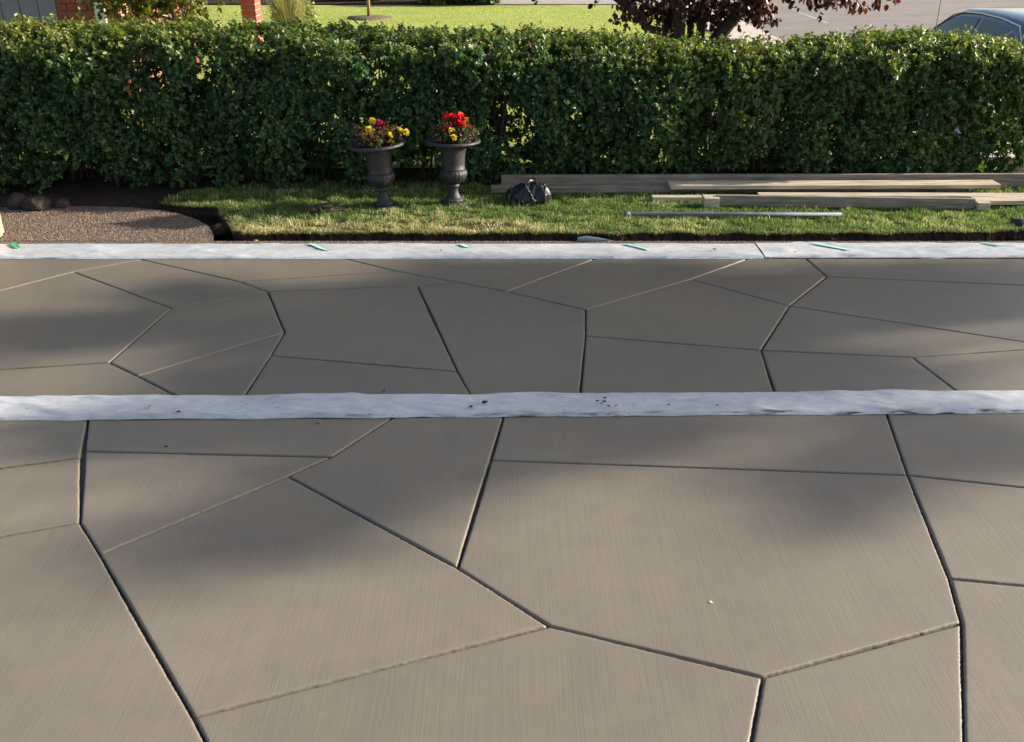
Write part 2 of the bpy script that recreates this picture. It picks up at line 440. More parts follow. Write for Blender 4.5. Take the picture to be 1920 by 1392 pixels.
# ---- pebbled concrete pad with a rounded end
PADPX = [(398,452),(400,440),(392,426),(372,413),(340,402),(300,394),(240,389),(160,387),(80,387),(0,389)]
pad = [g(p[0], p[1], 0.01) for p in PADPX]
pad = [(pad[0][0], 7.602)] + pad + [(-8.5, pad[-1][1]), (-8.5, 7.602)]
n = len(pad); mb = MB()
mb.add([(x, y, -0.2) for x, y in pad] + [(x, y, 0.01) for x, y in pad], [tuple(n + k for k in range(n))] + [(k, (k+1) % n, n + (k+1) % n, n + k) for k in range(n)])
padobj = tag(mb.build('pebbled_pad', M['aggregate']), kind='structure')
def inpoly(P, X, Y):
    P = np.array(P); c = np.zeros(len(X), bool); j = len(P) - 1
    for i in range(len(P)):
        xi, yi = P[i]; xj_, yj_ = P[j]
        t = ((yi > Y) != (yj_ > Y)) & (X < (xj_ - xi) * (Y - yi) / (yj_ - yi + 1e-12) + xi)
        c ^= t; j = i
    return c
OCT = np.array([(1,0,0),(-1,0,0),(0,1,0),(0,-1,0),(0,0,1),(0,0,-1)], float)
OCF = np.array([(0,2,4),(2,1,4),(1,3,4),(3,0,4),(2,0,5),(1,2,5),(3,1,5),(0,3,5)])
def pebbles(name, X, Y, Z, smin, smax, cols, mat_, parent=None):
    N_ = len(X); s = rng.uniform(smin, smax, (N_, 1, 1)) * np.stack([rng.uniform(.7,1.3,(N_,1)), rng.uniform(.7,1.3,(N_,1)), rng.uniform(.5,.8,(N_,1))], -1)
    a = rng.uniform(0, 6.28, N_); ca, sa = np.cos(a), np.sin(a)
    P = OCT[None] * s
    Q = np.stack([P[:,:,0]*ca[:,None]-P[:,:,1]*sa[:,None], P[:,:,0]*sa[:,None]+P[:,:,1]*ca[:,None], P[:,:,2]], -1)
    Q += np.stack([X, Y, Z], -1)[:, None, :]
    T = (OCF[None] + 6*np.arange(N_)[:, None, None]).reshape(-1, 3)
    c = np.array([.66, .58, .52])*np.array(cols)[rng.integers(0, len(cols), N_)] * rng.uniform(.75, 1.25, (N_, 1))
    return link(name, npmesh(name, Q.reshape(-1, 3), None, T, mat_, np.repeat(c, 6, 0), True), parent)
PC = [(.30,.22,.16),(.20,.15,.12),(.12,.09,.08),(.40,.33,.26),(.26,.17,.12),(.16,.14,.13),(.48,.42,.36)]
X = rng.uniform(-6.2, -2.2, 26000); Y = rng.uniform(7.60, 8.75, 26000); k = inpoly(pad, X, Y); X, Y = X[k], Y[k]
tag(pebbles('pebbles', X, Y, np.full(len(X), 0.0105), .0045, .0085, PC, M['pebble'], padobj), kind='stuff')
X = rng.uniform(-3.0, 6, 9000); Y = rng.uniform(7.535, 7.597, 9000)
tag(pebbles('pebbles', X, Y, np.full(len(X), 0.0085), .004, .007, PC, M['pebble']), 'fine brown pebbles along the exposed rear edge of the far border', 'pebbles', kind='stuff')

# ---- lawn strip with a cut soil face
ZL = 0.06
LEDGE = [(301,381),(350,386),(404,390),(418,401),(436,420),(434,434),(440,446),(470,451),(540,450),(640,449),(740,448),(840,447),(900,443),(960,445),(1080,444),(1180,441),(1300,439),(1420,437),(1540,437),(1640,436),(1760,435),(1860,434),(1920,433)]
edge = [g(p[0], p[1], ZL) for p in LEDGE]
edge = [(x, max(y, 7.66)) if i > 5 else (x, y) for i, (x, y) in enumerate(edge)]
edge += [(5.6, 7.78), (8.5, 7.80)]
fine = []
for i in range(len(edge) - 1):
    a, b = np.array(edge[i]), np.array(edge[i+1]); k = max(1, int(np.linalg.norm(b - a) / 0.02))
    for t in range(k): fine.append(tuple(a + (b - a) * t / k))
fine.append(edge[-1])
jit = [(x + 0.02*mnoise.noise(Vector((x*9, y*9, 1))), y + 0.07*mnoise.noise(Vector((x*4, y*6, 5))) + 0.025*mnoise.noise(Vector((x*19, 2, 5)))) for x, y in fine]
lawnpoly = jit + [(8.5, 9.75), (-2.6, 9.3), (-3.2, 8.95)]
V = []; F = []; nE = len(jit)
for (x, y) in lawnpoly: V.append((x, y, ZL - 0.004 + 0.010*mnoise.noise(Vector((x*3, y*3, 0)))))
F.append(tuple(range(len(lawnpoly))))
o_ = len(V); lev = [(0.0, 0.0), (-0.03, 0.012), (-0.07, -0.006), (-0.11, 0.004), (-0.2, -0.01)]
for i, (x, y) in enumerate(jit):
    for (dz, dy) in lev:
        r_ = 0.03 * mnoise.noise(Vector((x*31, dz*60, 8)))
        V.append((x, y + dy + r_ * (dz < 0), V[i][2] + dz))
for i in range(nE - 1):
    for l in range(4):
        a = o_ + i*5 + l; F.append((a, a+1, a+6, a+5))
me = mesh('lawn', V, F, [M['thatch'], M['soil']])
for p in me.polygons: p.material_index = 0 if p.index == 0 else 1
tag(link('lawn', me), kind='structure')

# grass blades
def blades(X, Y, Z, h, w, cols, lean=0.6, seed=0):
    N_ = len(X); a = rng.uniform(0, 6.28, N_); b = rng.uniform(0, 6.28, N_)
    wx, wy = np.cos(a)*w/2, np.sin(a)*w/2
    lx, ly = np.cos(b), np.sin(b); le = rng.uniform(0.1, 1.0, N_) * lean
    P = np.zeros((N_, 5, 3)); base = np.stack([X, Y, Z], -1)
    P[:,0] = base - np.stack([wx, wy, 0*wx], -1); P[:,1] = base + np.stack([wx, wy, 0*wx], -1)
    mid = base + np.stack([lx*h*le*0.35, ly*h*le*0.35, h*0.6], -1)
    P[:,2] = mid - np.stack([wx, wy, 0*wx], -1)*.8; P[:,3] = mid + np.stack([wx, wy, 0*wx], -1)*.8
    P[:,4] = base + np.stack([lx*h*le, ly*h*le, h*(1.05 - 0.45*le)], -1)
    i = np.arange(N_)*5
    return P.reshape(-1, 3), np.stack([i, i+1, i+3, i+2], -1), np.stack([i+2, i+3, i+4], -1), np.repeat(cols, 5, 0)
NG = 130000
X = rng.uniform(-3.6, 6.6, NG); Y = 7.62 + rng.beta(1.0, 1.35, NG) * 1.75
k = inpoly(lawnpoly, X, Y); X, Y = X[k], Y[k]
cl = np.array([mnoise.noise(Vector((x*1.7, y*2.6, 3))) for x, y in zip(X, Y)])
cl2 = np.array([mnoise.noise(Vector((x*7, y*9, 13))) for x, y in zip(X, Y)])
front = np.clip((8.25 - Y) / 0.5, 0, 1); leftp = np.clip((1.6 - X) / 2.2, 0, 1)
dry = np.clip(0.03 + 0.70*front*leftp + 0.6*cl + 0.4*cl2, 0, 1)
bare = (((X - g(905,425,ZL)[0])/0.30)**2 + ((Y - g(905,425,ZL)[1])/0.10)**2 < 1) & (rng.random(len(X)) < .8)
keep = ~bare & (rng.random(len(X)) < np.where(cl2 < -0.22, 0.25, 1.0)); X, Y, cl, cl2, dry = X[keep], Y[keep], cl[keep], cl2[keep], dry[keep]
isdry = rng.random(len(X)) < dry
gc = np.where(isdry[:, None], np.array([.54,.47,.28]), np.array([.165,.25,.07])) * rng.uniform(.65, 1.35, (len(X), 1))
gc = gc * (1 + .25*cl[:, None])
hh = rng.uniform(.016, .044, len(X)) * (1 + .9*np.clip(cl2, -1, 1)) * np.where(rng.random(len(X)) < .03, 1.7, 1)
V, Q, T, C = blades(X, Y, np.full(len(X), ZL - .006), hh, rng.uniform(.003, .0055, len(X)), gc, 0.95)
eX = np.array([p[0] for p in jit]).repeat(18); eY = np.array([p[1] for p in jit]).repeat(18) + .012 + rng.normal(size=len(jit)*18)*.012; nE_ = len(eX)
eX = eX + rng.normal(size=nE_)*.015
ec = np.where((rng.random(nE_) < .55)[:, None], np.array([.40,.33,.17]), np.array([.14,.20,.05]))*rng.uniform(.6, 1.3, (nE_, 1))
cov = np.array([mnoise.noise(Vector((x*5, 4, 1))) for x in eX]) > -.25; eX, eY, ec = eX[cov], eY[cov], ec[cov]
V2, Q2, T2, C2 = blades(eX, eY, np.full(len(eX), ZL - .008), rng.uniform(.02, .055, len(eX)), rng.uniform(.003, .005, len(eX)), ec, 1.25)
tipd = np.zeros((len(eX), 5, 3)); tipd[:, 2:4] = (0, -.012, -.008); tipd[:, 4] = (0, -.022, -.012); V2 = V2 + (tipd*rng.uniform(.2, 1.4, (len(eX), 1, 1))).reshape(-1, 3)
Q = np.concatenate([Q, Q2 + len(V)]); T = np.concatenate([T, T2 + len(V)]); V = np.concatenate([V, V2]); C = np.concatenate([C, C2])
tag(link('grass', npmesh('grass', V, Q, T, M['grass'], C)), 'rough patchy grass of the lawn strip in front of the hedge', 'grass', kind='stuff')

# ---- front lawn beyond the hedge, falling gently to the street
def smooth(t): t = min(1, max(0, t)); return t*t*(3 - 2*t)
def flz(x, y): return 0.03 - 0.38 * max(smooth((y - 10.2) / 7.5), smooth((x - 4.6) / 1.0) * smooth((y - 8.6) / 1.0))
V = []; nx, ny = 70, 60
for i in range(nx):
    for j in range(ny):
        x = -16 + 21.2 * i / (nx - 1); y = 10.0 + 24.2 * (j / (ny - 1)) ** 1.5; V.append((x, y, flz(x, y) + 0.015*fbm(x, y, 0, .6)))
idx = np.arange(nx * ny).reshape(nx, ny)
q = np.stack([idx[:-1, :-1], idx[1:, :-1], idx[1:, 1:], idx[:-1, 1:]], -1).reshape(-1, 4)
tag(link('front_lawn', npmesh('front_lawn', np.array(V), q, None, M['turf'], None, True)), kind='structure')
# verge at the hedge's end
mb = MB(); V = []; F = []
for i in range(12):
    for j in range(20):
        x = 4.9 + 0.75*i/11; y = 7.9 + 8.0*j/19; V.append((x, y, 0.055 - 0.42*smooth((x-5.0)/.62)))
for i in range(11):
    for j in range(19): a = i*20+j; F.append((a, a+20, a+21, a+1))
tag(link('verge', mesh('verge', V, F, M['turf'], True)), kind='structure')
NV = 9000; X = rng.uniform(4.9, 5.6, NV); Y = rng.uniform(8.9, 11.5, NV)
Z = np.array([0.05 - 0.42*smooth((x-5.0)/.62) for x in X])
V, Q, T, C = blades(X, Y, Z, rng.uniform(.03,.07,NV), rng.uniform(.004,.007,NV), np.array([.12,.20,.03])*rng.uniform(.7,1.3,(NV,1)), 0.8)
tag(link('verge_grass', npmesh('verge_grass', V, Q, T, M['grass'], C)), 'bright grass verge at the right end of the hedge', 'grass', kind='stuff')
NV = 60000; Y = 16 + 17*rng.random(NV)**1.4; X = rng.uniform(-.30, .21, NV)*Y
Z = np.array([flz(x, y) for x, y in zip(X, Y)])
V, Q, T, C = blades(X, Y, Z, rng.uniform(.02,.045,NV), rng.uniform(.008,.016,NV), np.array([.41,.46,.14])*rng.uniform(.75,1.3,(NV,1)), 0.8)
tag(link('mown_grass', npmesh('mown_grass', V, Q, T, M['grass'], C)), 'sunlit mown grass of the lawn beyond the hedge', 'grass', kind='stuff')

# street: sidewalk panels, kerb, road
sw = MB(); sw.box(5.18, 6.44, 6.0, 60.0, -0.6, -0.335)
sidewalk = tag(sw.build('sidewalk', M['walk']), kind='structure')
pm = MB(); pm.box(0.006, 1.24, 0.006, 1.494, 0.0, 0.012); pme = pm.mesh('panel', M['walk'])
for k in range(20): link('panel', pme, sidewalk, (5.19, 8.0 + 1.5*k, -0.335))
mb = MB(); mb.box(6.45, 6.60, 6.0, 60.0, -0.6, -0.33); tag(mb.build('kerb', M['walk']), kind='structure')
mb = MB(); mb.add([(6.605,2,-.45),(21.5,2,-.45),(21.5,90,-.45),(6.605,90,-.45)], [(0,1,2,3)])
road = tag(mb.build('road', M['asphalt']), kind='structure')
mb = MB(); mb.box(21.5, 21.65, 2, 90, -.6, -.33); tag(mb.build('kerb', M['walk']), kind='structure')
M['paint'] = mat('worn_road_paint', (0.36, 0.335, 0.31), 0.8, 0.35, 6, kind='World')
a = g(1484, 18, -.446); b = g(1552, 44, -.446)
mb = MB(); dx, dy = b[0]-a[0], b[1]-a[1]; l = math.hypot(dx, dy); nx_, ny_ = -dy/l*.10, dx/l*.10
V = []
for k in range(13):
    t = k/12; w = 0.5 + 0.6*abs(mnoise.noise(Vector((t*7, 1, 2)))) 
    V += [(a[0]+dx*t - nx_*w, a[1]+dy*t - ny_*w, -.446), (a[0]+dx*t + nx_*w, a[1]+dy*t + ny_*w, -.446)]
mb.add(V, [(2*k, 2*k+1, 2*k+3, 2*k+2) for k in range(12)]); mb.build('paint_mark', M['paint'], road)
# neighbour's paved walk at the far side of the lawn, planting bed
M['farwalk'] = mat('far_pavers', (0.36, 0.31, 0.29), 0.85, 0.1, 3, kind='World')
mb = MB(); mb.box(-0.6, 5.15, 34.0, 38.5, -.6, -.31); tag(mb.build('far_path', M['farwalk']), kind='structure')
mb = MB(); mb.box(-14, -0.62, 34.0, 38.5, -.6, -.30); tag(mb.build('far_bed', M['soil']), kind='structure')

# ================================================================== LEAF CLOUDS
LT = np.array([(0,0,0),(.30,.46,.10),(.70,.40,.07),(1,0,-.06),(.70,-.40,.07),(.30,-.46,.10)])
LQ = np.array([(0,3,2,1),(0,5,4,3)])
def norm(a): return a / (np.linalg.norm(a, axis=-1, keepdims=True) + 1e-9)
def leaves(P, U, Nn, Ls, W, C):
    """P base (n,3), U direction, Nn approx normal, Ls length (n,), W width ratio, C colour (n,3)"""
    U = norm(U); V = norm(np.cross(Nn, U)); Nn = np.cross(U, V)
    X = P[:, None, :] + Ls[:, None, None] * (U[:, None, :]*LT[None, :, 0:1] + V[:, None, :]*(LT[None, :, 1:2]*W) + Nn[:, None, :]*LT[None, :, 2:3])
    n_ = len(P); Q = (LQ[None] + 6*np.arange(n_)[:, None, None]).reshape(-1, 4)
    return X.reshape(-1, 3), Q, np.repeat(C, 6, 0)
def sprigs(S, D, per, ln, lsz, cols, W=0.95, spread=0.9):
    """S sprig base (m,3), D sprig direction (m,3) -> leaf arrays"""
    m_ = len(S); t = np.linspace(0.15, 1.0, per)[None, :, None]
    D = norm(D); P = (S[:, None, :] + D[:, None, :]*t*ln[:, None, None]).reshape(-1, 3)
    Dr = np.repeat(D, per, 0)
    side = norm(np.cross(Dr, norm(rng.normal(size=(m_*per, 3)))))
    U = Dr*rng.uniform(.2, .8, (m_*per, 1)) + side*spread
    Nn = norm(Dr*0.7 - side*0.3 + np.array([.12, -.10, .32]) + rng.normal(size=(m_*per, 3))*.5)
    L = rng.uniform(*lsz, m_*per)
    return leaves(P, U, Nn, L, W, cols(P, m_, per))

# ---------------------------------------------------------------- HEDGE
def hfront(x): return 9.22 + 0.045*x
HT = [(-7,1.46),(-4.6,1.46),(-3.2,1.46),(-1.6,1.40),(0,1.37),(1.0,1.33),(1.5,1.28),(2.4,1.24),(2.8,1.25),(3.2,1.30),(4.0,1.345),(4.6,1.31),(5.0,1.24),(5.4,1.13)]
def htop(x): return float(np.interp(x, [a for a, _ in HT], [b for _, b in HT])) + 0.03*mnoise.noise(Vector((x*2.5, 0, 0)))
HX0, HX1, HD = -6.6, 5.35, 0.95
hedge = tag(empty('hedge', (0, 9.7, 0.03)), 'long clipped dark green hedge running behind the lawn strip and urns', 'hedge')
cl = []     # clumps: centre, outward dir, radius, weight
def hole(x, z):
    for (hx, hz, rx, rz) in [(-3.62,.86,.14,.15),(-3.52,.60,.08,.12),(-2.05,.52,.05,.07),(1.05,.55,.05,.09),(1.68,.60,.04,.08),(2.25,.62,.05,.08),(0.15,.62,.03,.05),(2.9,.6,.06,.10),(4.72,.52,.14,.08),(4.3,.42,.08,.06),(3.25,.40,.06,.08),(4.0,.9,.08,.10),(3.45,.62,.06,.09)]:
        if ((x-hx)/rx)**2 + ((z-hz)/rz)**2 < 1: return True
    return False
for _ in range(1650):     # front face
    x = rng.uniform(HX0, HX1); z = 0.10 + rng.beta(1.05, 0.95)*(htop(x) - 0.20)
    if hole(x, z): continue
    if z < 0.22 and mnoise.noise(Vector((x*2.2, 3, 0))) < -.28: continue
    if mnoise.noise(Vector((x*3.3, z*2.3, 7))) < -.20: continue
    dep = 0.24*mnoise.noise(Vector((x*2.4, z*2.0, 2))) + rng.uniform(0, .10) + 0.10*max(0, .5 - z) 
    topf = max(0, (z - (htop(x) - .22)) / .22)
    cl.append(((x, hfront(x) + .06 + dep + .10*topf**2, z), (rng.normal()*.3, -1, .25 + .5*topf), rng.uniform(.07, .14), 1.0))
for _ in range(620):      # top
    x = rng.uniform(HX0, HX1); v = rng.random()
    y = hfront(x) + .08 + v*(HD - .1); z = htop(x) - .05 - .13*max(0, 1 - v/.25)**2 - rng.uniform(0, .05)
    cl.append(((x, y, z), (rng.normal()*.3, -.25 + .3*v, 1), rng.uniform(.05, .12), 1.0))
for _ in range(640):      # back face
    x = rng.uniform(HX0, HX1); z = .05 + rng.random()**1.25*(htop(x) - .15)
    if hole(x, z): continue
    if x > 4.6 and z < .3: continue
    cl.append(((x, hfront(x) + HD - .06, z), (rng.normal()*.3, 1, .2), rng.uniform(.09, .15), .8))
for _ in range(950):      # inside
    x = rng.uniform(HX0, HX1); z = .15 + rng.random()**.8*(htop(x) - .25)
    if hole(x, z): continue
    cl.append(((x, hfront(x) + rng.uniform(.36, HD - .2), z), (rng.normal(), rng.normal(), .4), rng.uniform(.10, .18), .6))
for _ in range(40):       # right end
    z = .35 + rng.random()*.85; cl.append(((HX1 - .05 - rng.uniform(0,.12), hfront(5) + rng.uniform(.05, .9), z), (1, rng.normal()*.4, .3), rng.uniform(.08, .14), 1.0))
S = []; D = []
for (c, d, r, w) in cl:
    k = int(rng.integers(10, 16) * w * (r/.1)**1.2)
    d = np.array(d)/np.linalg.norm(d)
    u = norm(rng.normal(size=(k, 3)))
    u = np.where((u @ d < -0.2)[:, None], -u, u)
    S.append(np.array(c) + u * r * rng.uniform(.35, 1.0, (k, 1)) * np.array([1.1, .9, 1.0])); D.append(u*.8 + d*.7 + np.array([0, 0, .25]))
S = np.concatenate(S); D = np.concatenate(D)
S[:, 2] = np.maximum(S[:, 2], .06)
def hedge_cols(P, m_, per):
    n_ = m_*per; nz = np.repeat(np.array([mnoise.noise(Vector((p[0]*1.9, p[1]*1.9, p[2]*2.4))) for p in P[::per]]), per)
    base = np.array([.045, .112, .038]) * (1 + .35*nz)[:, None]
    fresh_sunlit = np.array([.19, .205, .038])
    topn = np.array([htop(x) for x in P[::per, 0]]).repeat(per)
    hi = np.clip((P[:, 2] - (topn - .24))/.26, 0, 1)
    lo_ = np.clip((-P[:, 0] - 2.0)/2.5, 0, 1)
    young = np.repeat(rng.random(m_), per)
    f = np.clip(.14*np.clip((P[:, 0] - .3)/1.5, 0, 1) + .30*(young > .70) + hi*.75*np.repeat(rng.random(m_), per) + hi*lo_*.45, 0, 1)[:, None]  # some young sprigs; sunlight painted in as yellower top and right half
    c = base*(1-f) + fresh_sunlit*f
    c *= rng.uniform(.65, 1.4, (n_, 1))
    o = rng.random(n_); c[o < .005] = (.22, .085, .02); c[(o > .005) & (o < .010)] = (.19, .15, .03)
    rd = np.repeat(rng.random(m_) < .02, per) & (hi > .3); c[rd] = np.array([.10, .055, .03])
    return c
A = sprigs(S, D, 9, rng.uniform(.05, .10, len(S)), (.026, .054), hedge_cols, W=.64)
# shoots standing out of the clipped top
ns = 210; SX = rng.uniform(HX0, HX1, ns); SY = np.array([hfront(x) for x in SX]) + rng.uniform(.2, HD, ns)
S2 = np.stack([SX, SY, np.array([htop(x) for x in SX]) - .05], -1); D2 = np.stack([rng.normal(size=ns)*.25, rng.normal(size=ns)*.2, np.ones(ns)], -1)
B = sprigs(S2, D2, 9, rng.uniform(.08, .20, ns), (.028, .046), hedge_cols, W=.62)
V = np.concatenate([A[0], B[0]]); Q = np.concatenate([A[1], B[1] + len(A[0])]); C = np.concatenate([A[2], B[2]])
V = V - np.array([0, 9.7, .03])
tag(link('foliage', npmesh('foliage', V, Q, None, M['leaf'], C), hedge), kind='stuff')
stem_meshes = []
for v in range(6):
    mb = MB()
    for b in range(3):
        a = rng.uniform(0, 6.28); p = Vector((rng.normal()*.03, rng.normal()*.05, -.06)); pts = [p]; rr = [rng.uniform(.011, .017)]
        for s_ in range(6):
            p = p + Vector((math.cos(a)*rng.uniform(.0, .06), math.sin(a)*rng.uniform(0, .07), .2)); pts.append(p); rr.append(rr[-1]*.84)
            if s_ > 1:
                e = p + Vector((rng.normal()*.18, rng.normal()*.22, rng.uniform(.1, .25))); mb.tube([p, (p+e)/2 + Vector((0,0,.03)), e], [rr[-1]*.6, rr[-1]*.45, .002], 5)
        mb.tube(pts, rr, 6)
    stem_meshes.append(mb.mesh('stem', M['bark'], True))
for k in range(62):
    x = HX0 + .1 + (HX1 - HX0 - .2)*(k + rng.uniform(.2, .8))/62
    link('stem', stem_meshes[k % 6], hedge, (x, hfront(x) + rng.uniform(.3, .65) - 9.7, 0)).rotation_euler = (0, 0, rng.uniform(0, 6.28))

# ---------------------------------------------------------------- TREES
def limb(mb, p0, p1, r0, r1, n=6, wob=.06, segs=6):
    p0, p1 = Vector(p0), Vector(p1); pts = []; L_ = (p1-p0).length
    for i in range(segs+1):
        t = i/segs; w = Vector((rng.normal(), rng.normal(), rng.normal()))*wob*L_*(0 if i in (0,) else 1)*.25
        pts.append(p0.lerp(p1, t) + w)
    mb.tube(pts, [r0 + (r1-r0)*i/segs for i in range(segs+1)], n)
    return pts
# purple-leaved plum just behind the hedge
TP = np.array([2.28, 11.45, -.02])
plum = tag(empty('plum_tree', tuple(TP)), 'multi-stemmed purple-leaved tree rising behind the hedge', 'tree')
def pl(px, py, Y): a = at(px, py, Y); return Vector((a[0]-TP[0], a[1]-TP[1], a[2]-TP[2]))
crown_pts = []
def plimb(pts, rad):
    mb = MB(); pts = [Vector(p) for p in pts]
    mb.tube(pts, rad, 9); mb.build('limb', M['bark_red'], plum, True)
    crown_pts.extend(pts[len(pts)//2:])
base0 = Vector((0, 0, 0))
mb = MB(); mb.tube([base0, Vector((0.01, 0, .35)), Vector((0.0, 0, .75)), Vector((-.01, 0, 1.05))], [.15, .125, .13, .12], 12); mb.build('trunk', M['bark_red'], plum, True)
plimb([Vector((-.02, 0, .85)), pl(1242, 60, 11.45), pl(1216, 54, 11.4), pl(1204, 41, 11.35), pl(1191, 24, 11.3), pl(1170, 9, 11.25), pl(1148, -8, 11.2), pl(1100, -50, 11.1), pl(1060, -110, 11.1)], [.06, .05, .044, .042, .04, .037, .034, .026, .012])
plimb([Vector((-.04, 0, .8)), pl(1258, 75, 11.5), pl(1250, 40, 11.55), pl(1247, 0, 11.6), pl(1235, -60, 11.7), pl(1210, -140, 11.8)], [.07, .06, .052, .048, .035, .012])
plimb([Vector((0, 0, .8)), pl(1272, 78, 11.4), pl(1274, 40, 11.4), pl(1270, 0, 11.4), pl(1275, -70, 11.35), pl(1290, -170, 11.3)], [.09, .085, .08, .074, .05, .015])
plimb([Vector((.02, .03, .8)), pl(1294, 75, 11.6), pl(1295, 40, 11.7), pl(1298, 0, 11.8), pl(1320, -80, 12.0), pl(1340, -160, 12.1)], [.06, .045, .042, .04, .03, .012])
plimb([Vector((.04, 0, .8)), pl(1312, 75, 11.45), pl(1316, 40, 11.5), pl(1322, 0, 11.5), pl(1345, -70, 11.4), pl(1380, -150, 11.4)], [.07, .06, .055, .05, .035, .012])
plimb([Vector((.05, 0, .72)), pl(1338, 80, 11.45), pl(1352, 62, 11.4), pl(1372, 38, 11.35), pl(1392, 14, 11.3), pl(1420, -20, 11.2), pl(1480, -70, 11.0), pl(1560, -110, 10.9)], [.10, .092, .085, .076, .066, .055, .03, .01])
plimb([pl(1392, 14, 11.3), pl(1450, -22, 11.2), pl(1530, -28, 11.1), pl(1600, -18, 11.05), pl(1650, -6, 11.0)], [.04, .026, .018, .012, .006])
def plum_cols(P, m_, per):
    n_ = m_*per; c = np.array([.026, .013, .017])*rng.uniform(.5, 1.6, (n_, 1)); o = rng.random(n_)
    c[o < .15] = np.array([.07, .025, .014]); c[(o > .22) & (o < .28)] = np.array([.06, .055, .02]); return c
S = []; D = []
for p in crown_pts:                                    # crown above the frame
    for _ in range(42):
        q_ = np.array(p) + rng.normal(size=3)*np.array([.42, .42, .34])
        if q_[2] + TP[2] < 1.72: continue
        S.append(q_); D.append(rng.normal(size=3) + np.array([0, 0, .2]))
for _ in range(620):
    a = norm(rng.normal(size=3))*np.array([1.5, 1.35, 1.05])*rng.random()**.4 + np.array([0, 0, 2.75])
    S.append(a); D.append(rng.normal(size=3))
for (px, py, Y_, n_, sx, sy) in [(1180,10,11.3,10,16,9),(1225,12,11.4,22,20,9),(1250,22,11.6,16,16,12),(1290,14,11.7,24,30,10),(1340,12,11.5,24,26,9),(1385,18,11.35,26,20,11),(1415,14,11.25,24,16,11),(1425,30,11.2,8,8,10),(1560,-4,11.1,14,40,5),(1310,40,11.75,10,26,14)]:
    for _ in range(n_):
        S.append(np.array(pl(px + rng.normal()*sx, py + rng.normal()*sy, Y_ + rng.normal()*.15))); D.append(rng.normal(size=3) + np.array([0, 0, -.6]))
S = np.array(S); D = np.array(D)
V, Q, C = sprigs(S, D, 7, rng.uniform(.12, .22, len(S)), (.055, .085), plum_cols, W=.7)
tag(link('crown', npmesh('crown', V, Q, None, M['plum'], C), plum), kind='stuff')
# the leaves that hang into view, one by one
lm = []
for v in range(6):
    vv = LT.copy(); vv[:, 1] *= .74; vv[3, 2] -= .1*v/6; vv[[1,2,4,5], 2] += .05*(v % 3)
    lm.append(npmesh('leaf', vv, LQ, None, M['plum'], np.tile(np.array([[.045,.018,.022],[.030,.014,.02],[.09,.03,.015],[.055,.02,.018],[.07,.05,.02],[.03,.02,.025]][v]), (6, 1))))
def hang(px, py, Y, n_, sx, sy):
    for _ in range(n_):
        p = pl(px + rng.normal()*sx, py + rng.normal()*sy, Y + rng.normal()*.15)
        o = link('leaf', lm[rng.integers(0, 6)], plum, p)
        o.scale = (1, 1, 1); s_ = rng.uniform(.055, .085); o.scale = (s_, s_, s_)
        o.rotation_euler = (rng.uniform(-.8, .8), rng.uniform(.4, 1.7), rng.uniform(0, 6.28))
for h in [(1160,18,11.25,10,9,9),(1172,34,11.25,12,8,9),(1182,8,11.3,12,14,8),(1215,22,11.3,22,16,12),(1240,12,11.5,26,22,10),(1275,8,11.4,22,24,9),
          (1320,8,11.4,24,26,8),(1365,22,11.3,24,20,14),(1395,12,11.2,30,22,10),(1425,20,11.2,26,12,14),(1432,5,11.2,16,14,8),(1530,3,11.1,14,16,5),(1570,5,11.1,16,18,6),(1605,8,11.05,16,14,6),(1640,4,11.0,12,12,5),(1300,22,11.6,14,30,14)]:
    hang(*h)

# tall street tree outside the frame on the right; its crown shades the drive
def shade_pts():
    out = []
    E_ = [ # px, py, half width, half height, clusters
      (1000,610,420,90,120),(1230,560,260,50,46),(1160,690,380,44,60),(700,665,260,50,46),(330,622,330,16,26),(60,625,120,12,6),
      (560,705,240,26,24),(1560,560,170,60,34),(1480,700,240,30,26),(1780,530,160,40,22),(880,520,200,20,14),(420,560,180,22,8),
      (560,812,380,14,14),(1000,804,440,11,20),(300,812,160,14,6),(770,890,150,22,10),(490,965,150,18,7),(330,1030,110,14,3),(640,925,130,18,6),
      (1540,918,75,22,6),(1600,890,60,16,4),(1700,815,160,18,8),(1830,820,110,16,6)]
    for (px, py, sx, sy, n_) in E_:
        for _ in range(n_):
            a_ = rng.uniform(0, 6.283); r_ = rng.random()**.5
            gx, gy = g(px + sx*r_*math.cos(a_), py + sy*r_*math.sin(a_)); out.append((gx, gy, 0, rng.uniform(19, 26)))
    return np.array(out)
GP = shade_pts()
CP = GP[:, :3] + SUN*GP[:, 3:4]
TS = np.array([CP[:, 0].mean() + 1.2, CP[:, 1].mean() + .3, -.35])
elm = tag(empty('street_tree', tuple(TS)), 'tall leafy street tree to the right that shades the concrete', 'tree')
mb = MB(); limb(mb, (0, 0, -.1), (-.3, 0, 4.4), .32, .22, 12, .04, 8); mb.build('trunk', M['bark'], elm, True)
rel = CP - TS; order = rng.permutation(len(rel))[:26]
for i in order:
    mb = MB(); s0 = Vector((-.3, 0, rng.uniform(3.2, 4.4))); e0 = Vector(rel[i]); m0 = s0.lerp(e0, .5) + Vector((0, 0, .5))
    mb.tube([s0, s0.lerp(m0, .5), m0, m0.lerp(e0, .5), e0], [.10, .075, .05, .03, .008], 6); mb.build('limb', M['bark'], elm, True)
S = []; D = []
for p in rel:
    k = 8; S.append(p + rng.normal(size=(k, 3))*np.array([.15, .13, 0]) + SUN*rng.normal(size=(k, 1))*.6); D.append(rng.normal(size=(k, 3))*np.array([1, 1, 0]) + SUN*rng.normal(size=(k, 1)))
S = np.concatenate(S); D = np.concatenate(D)
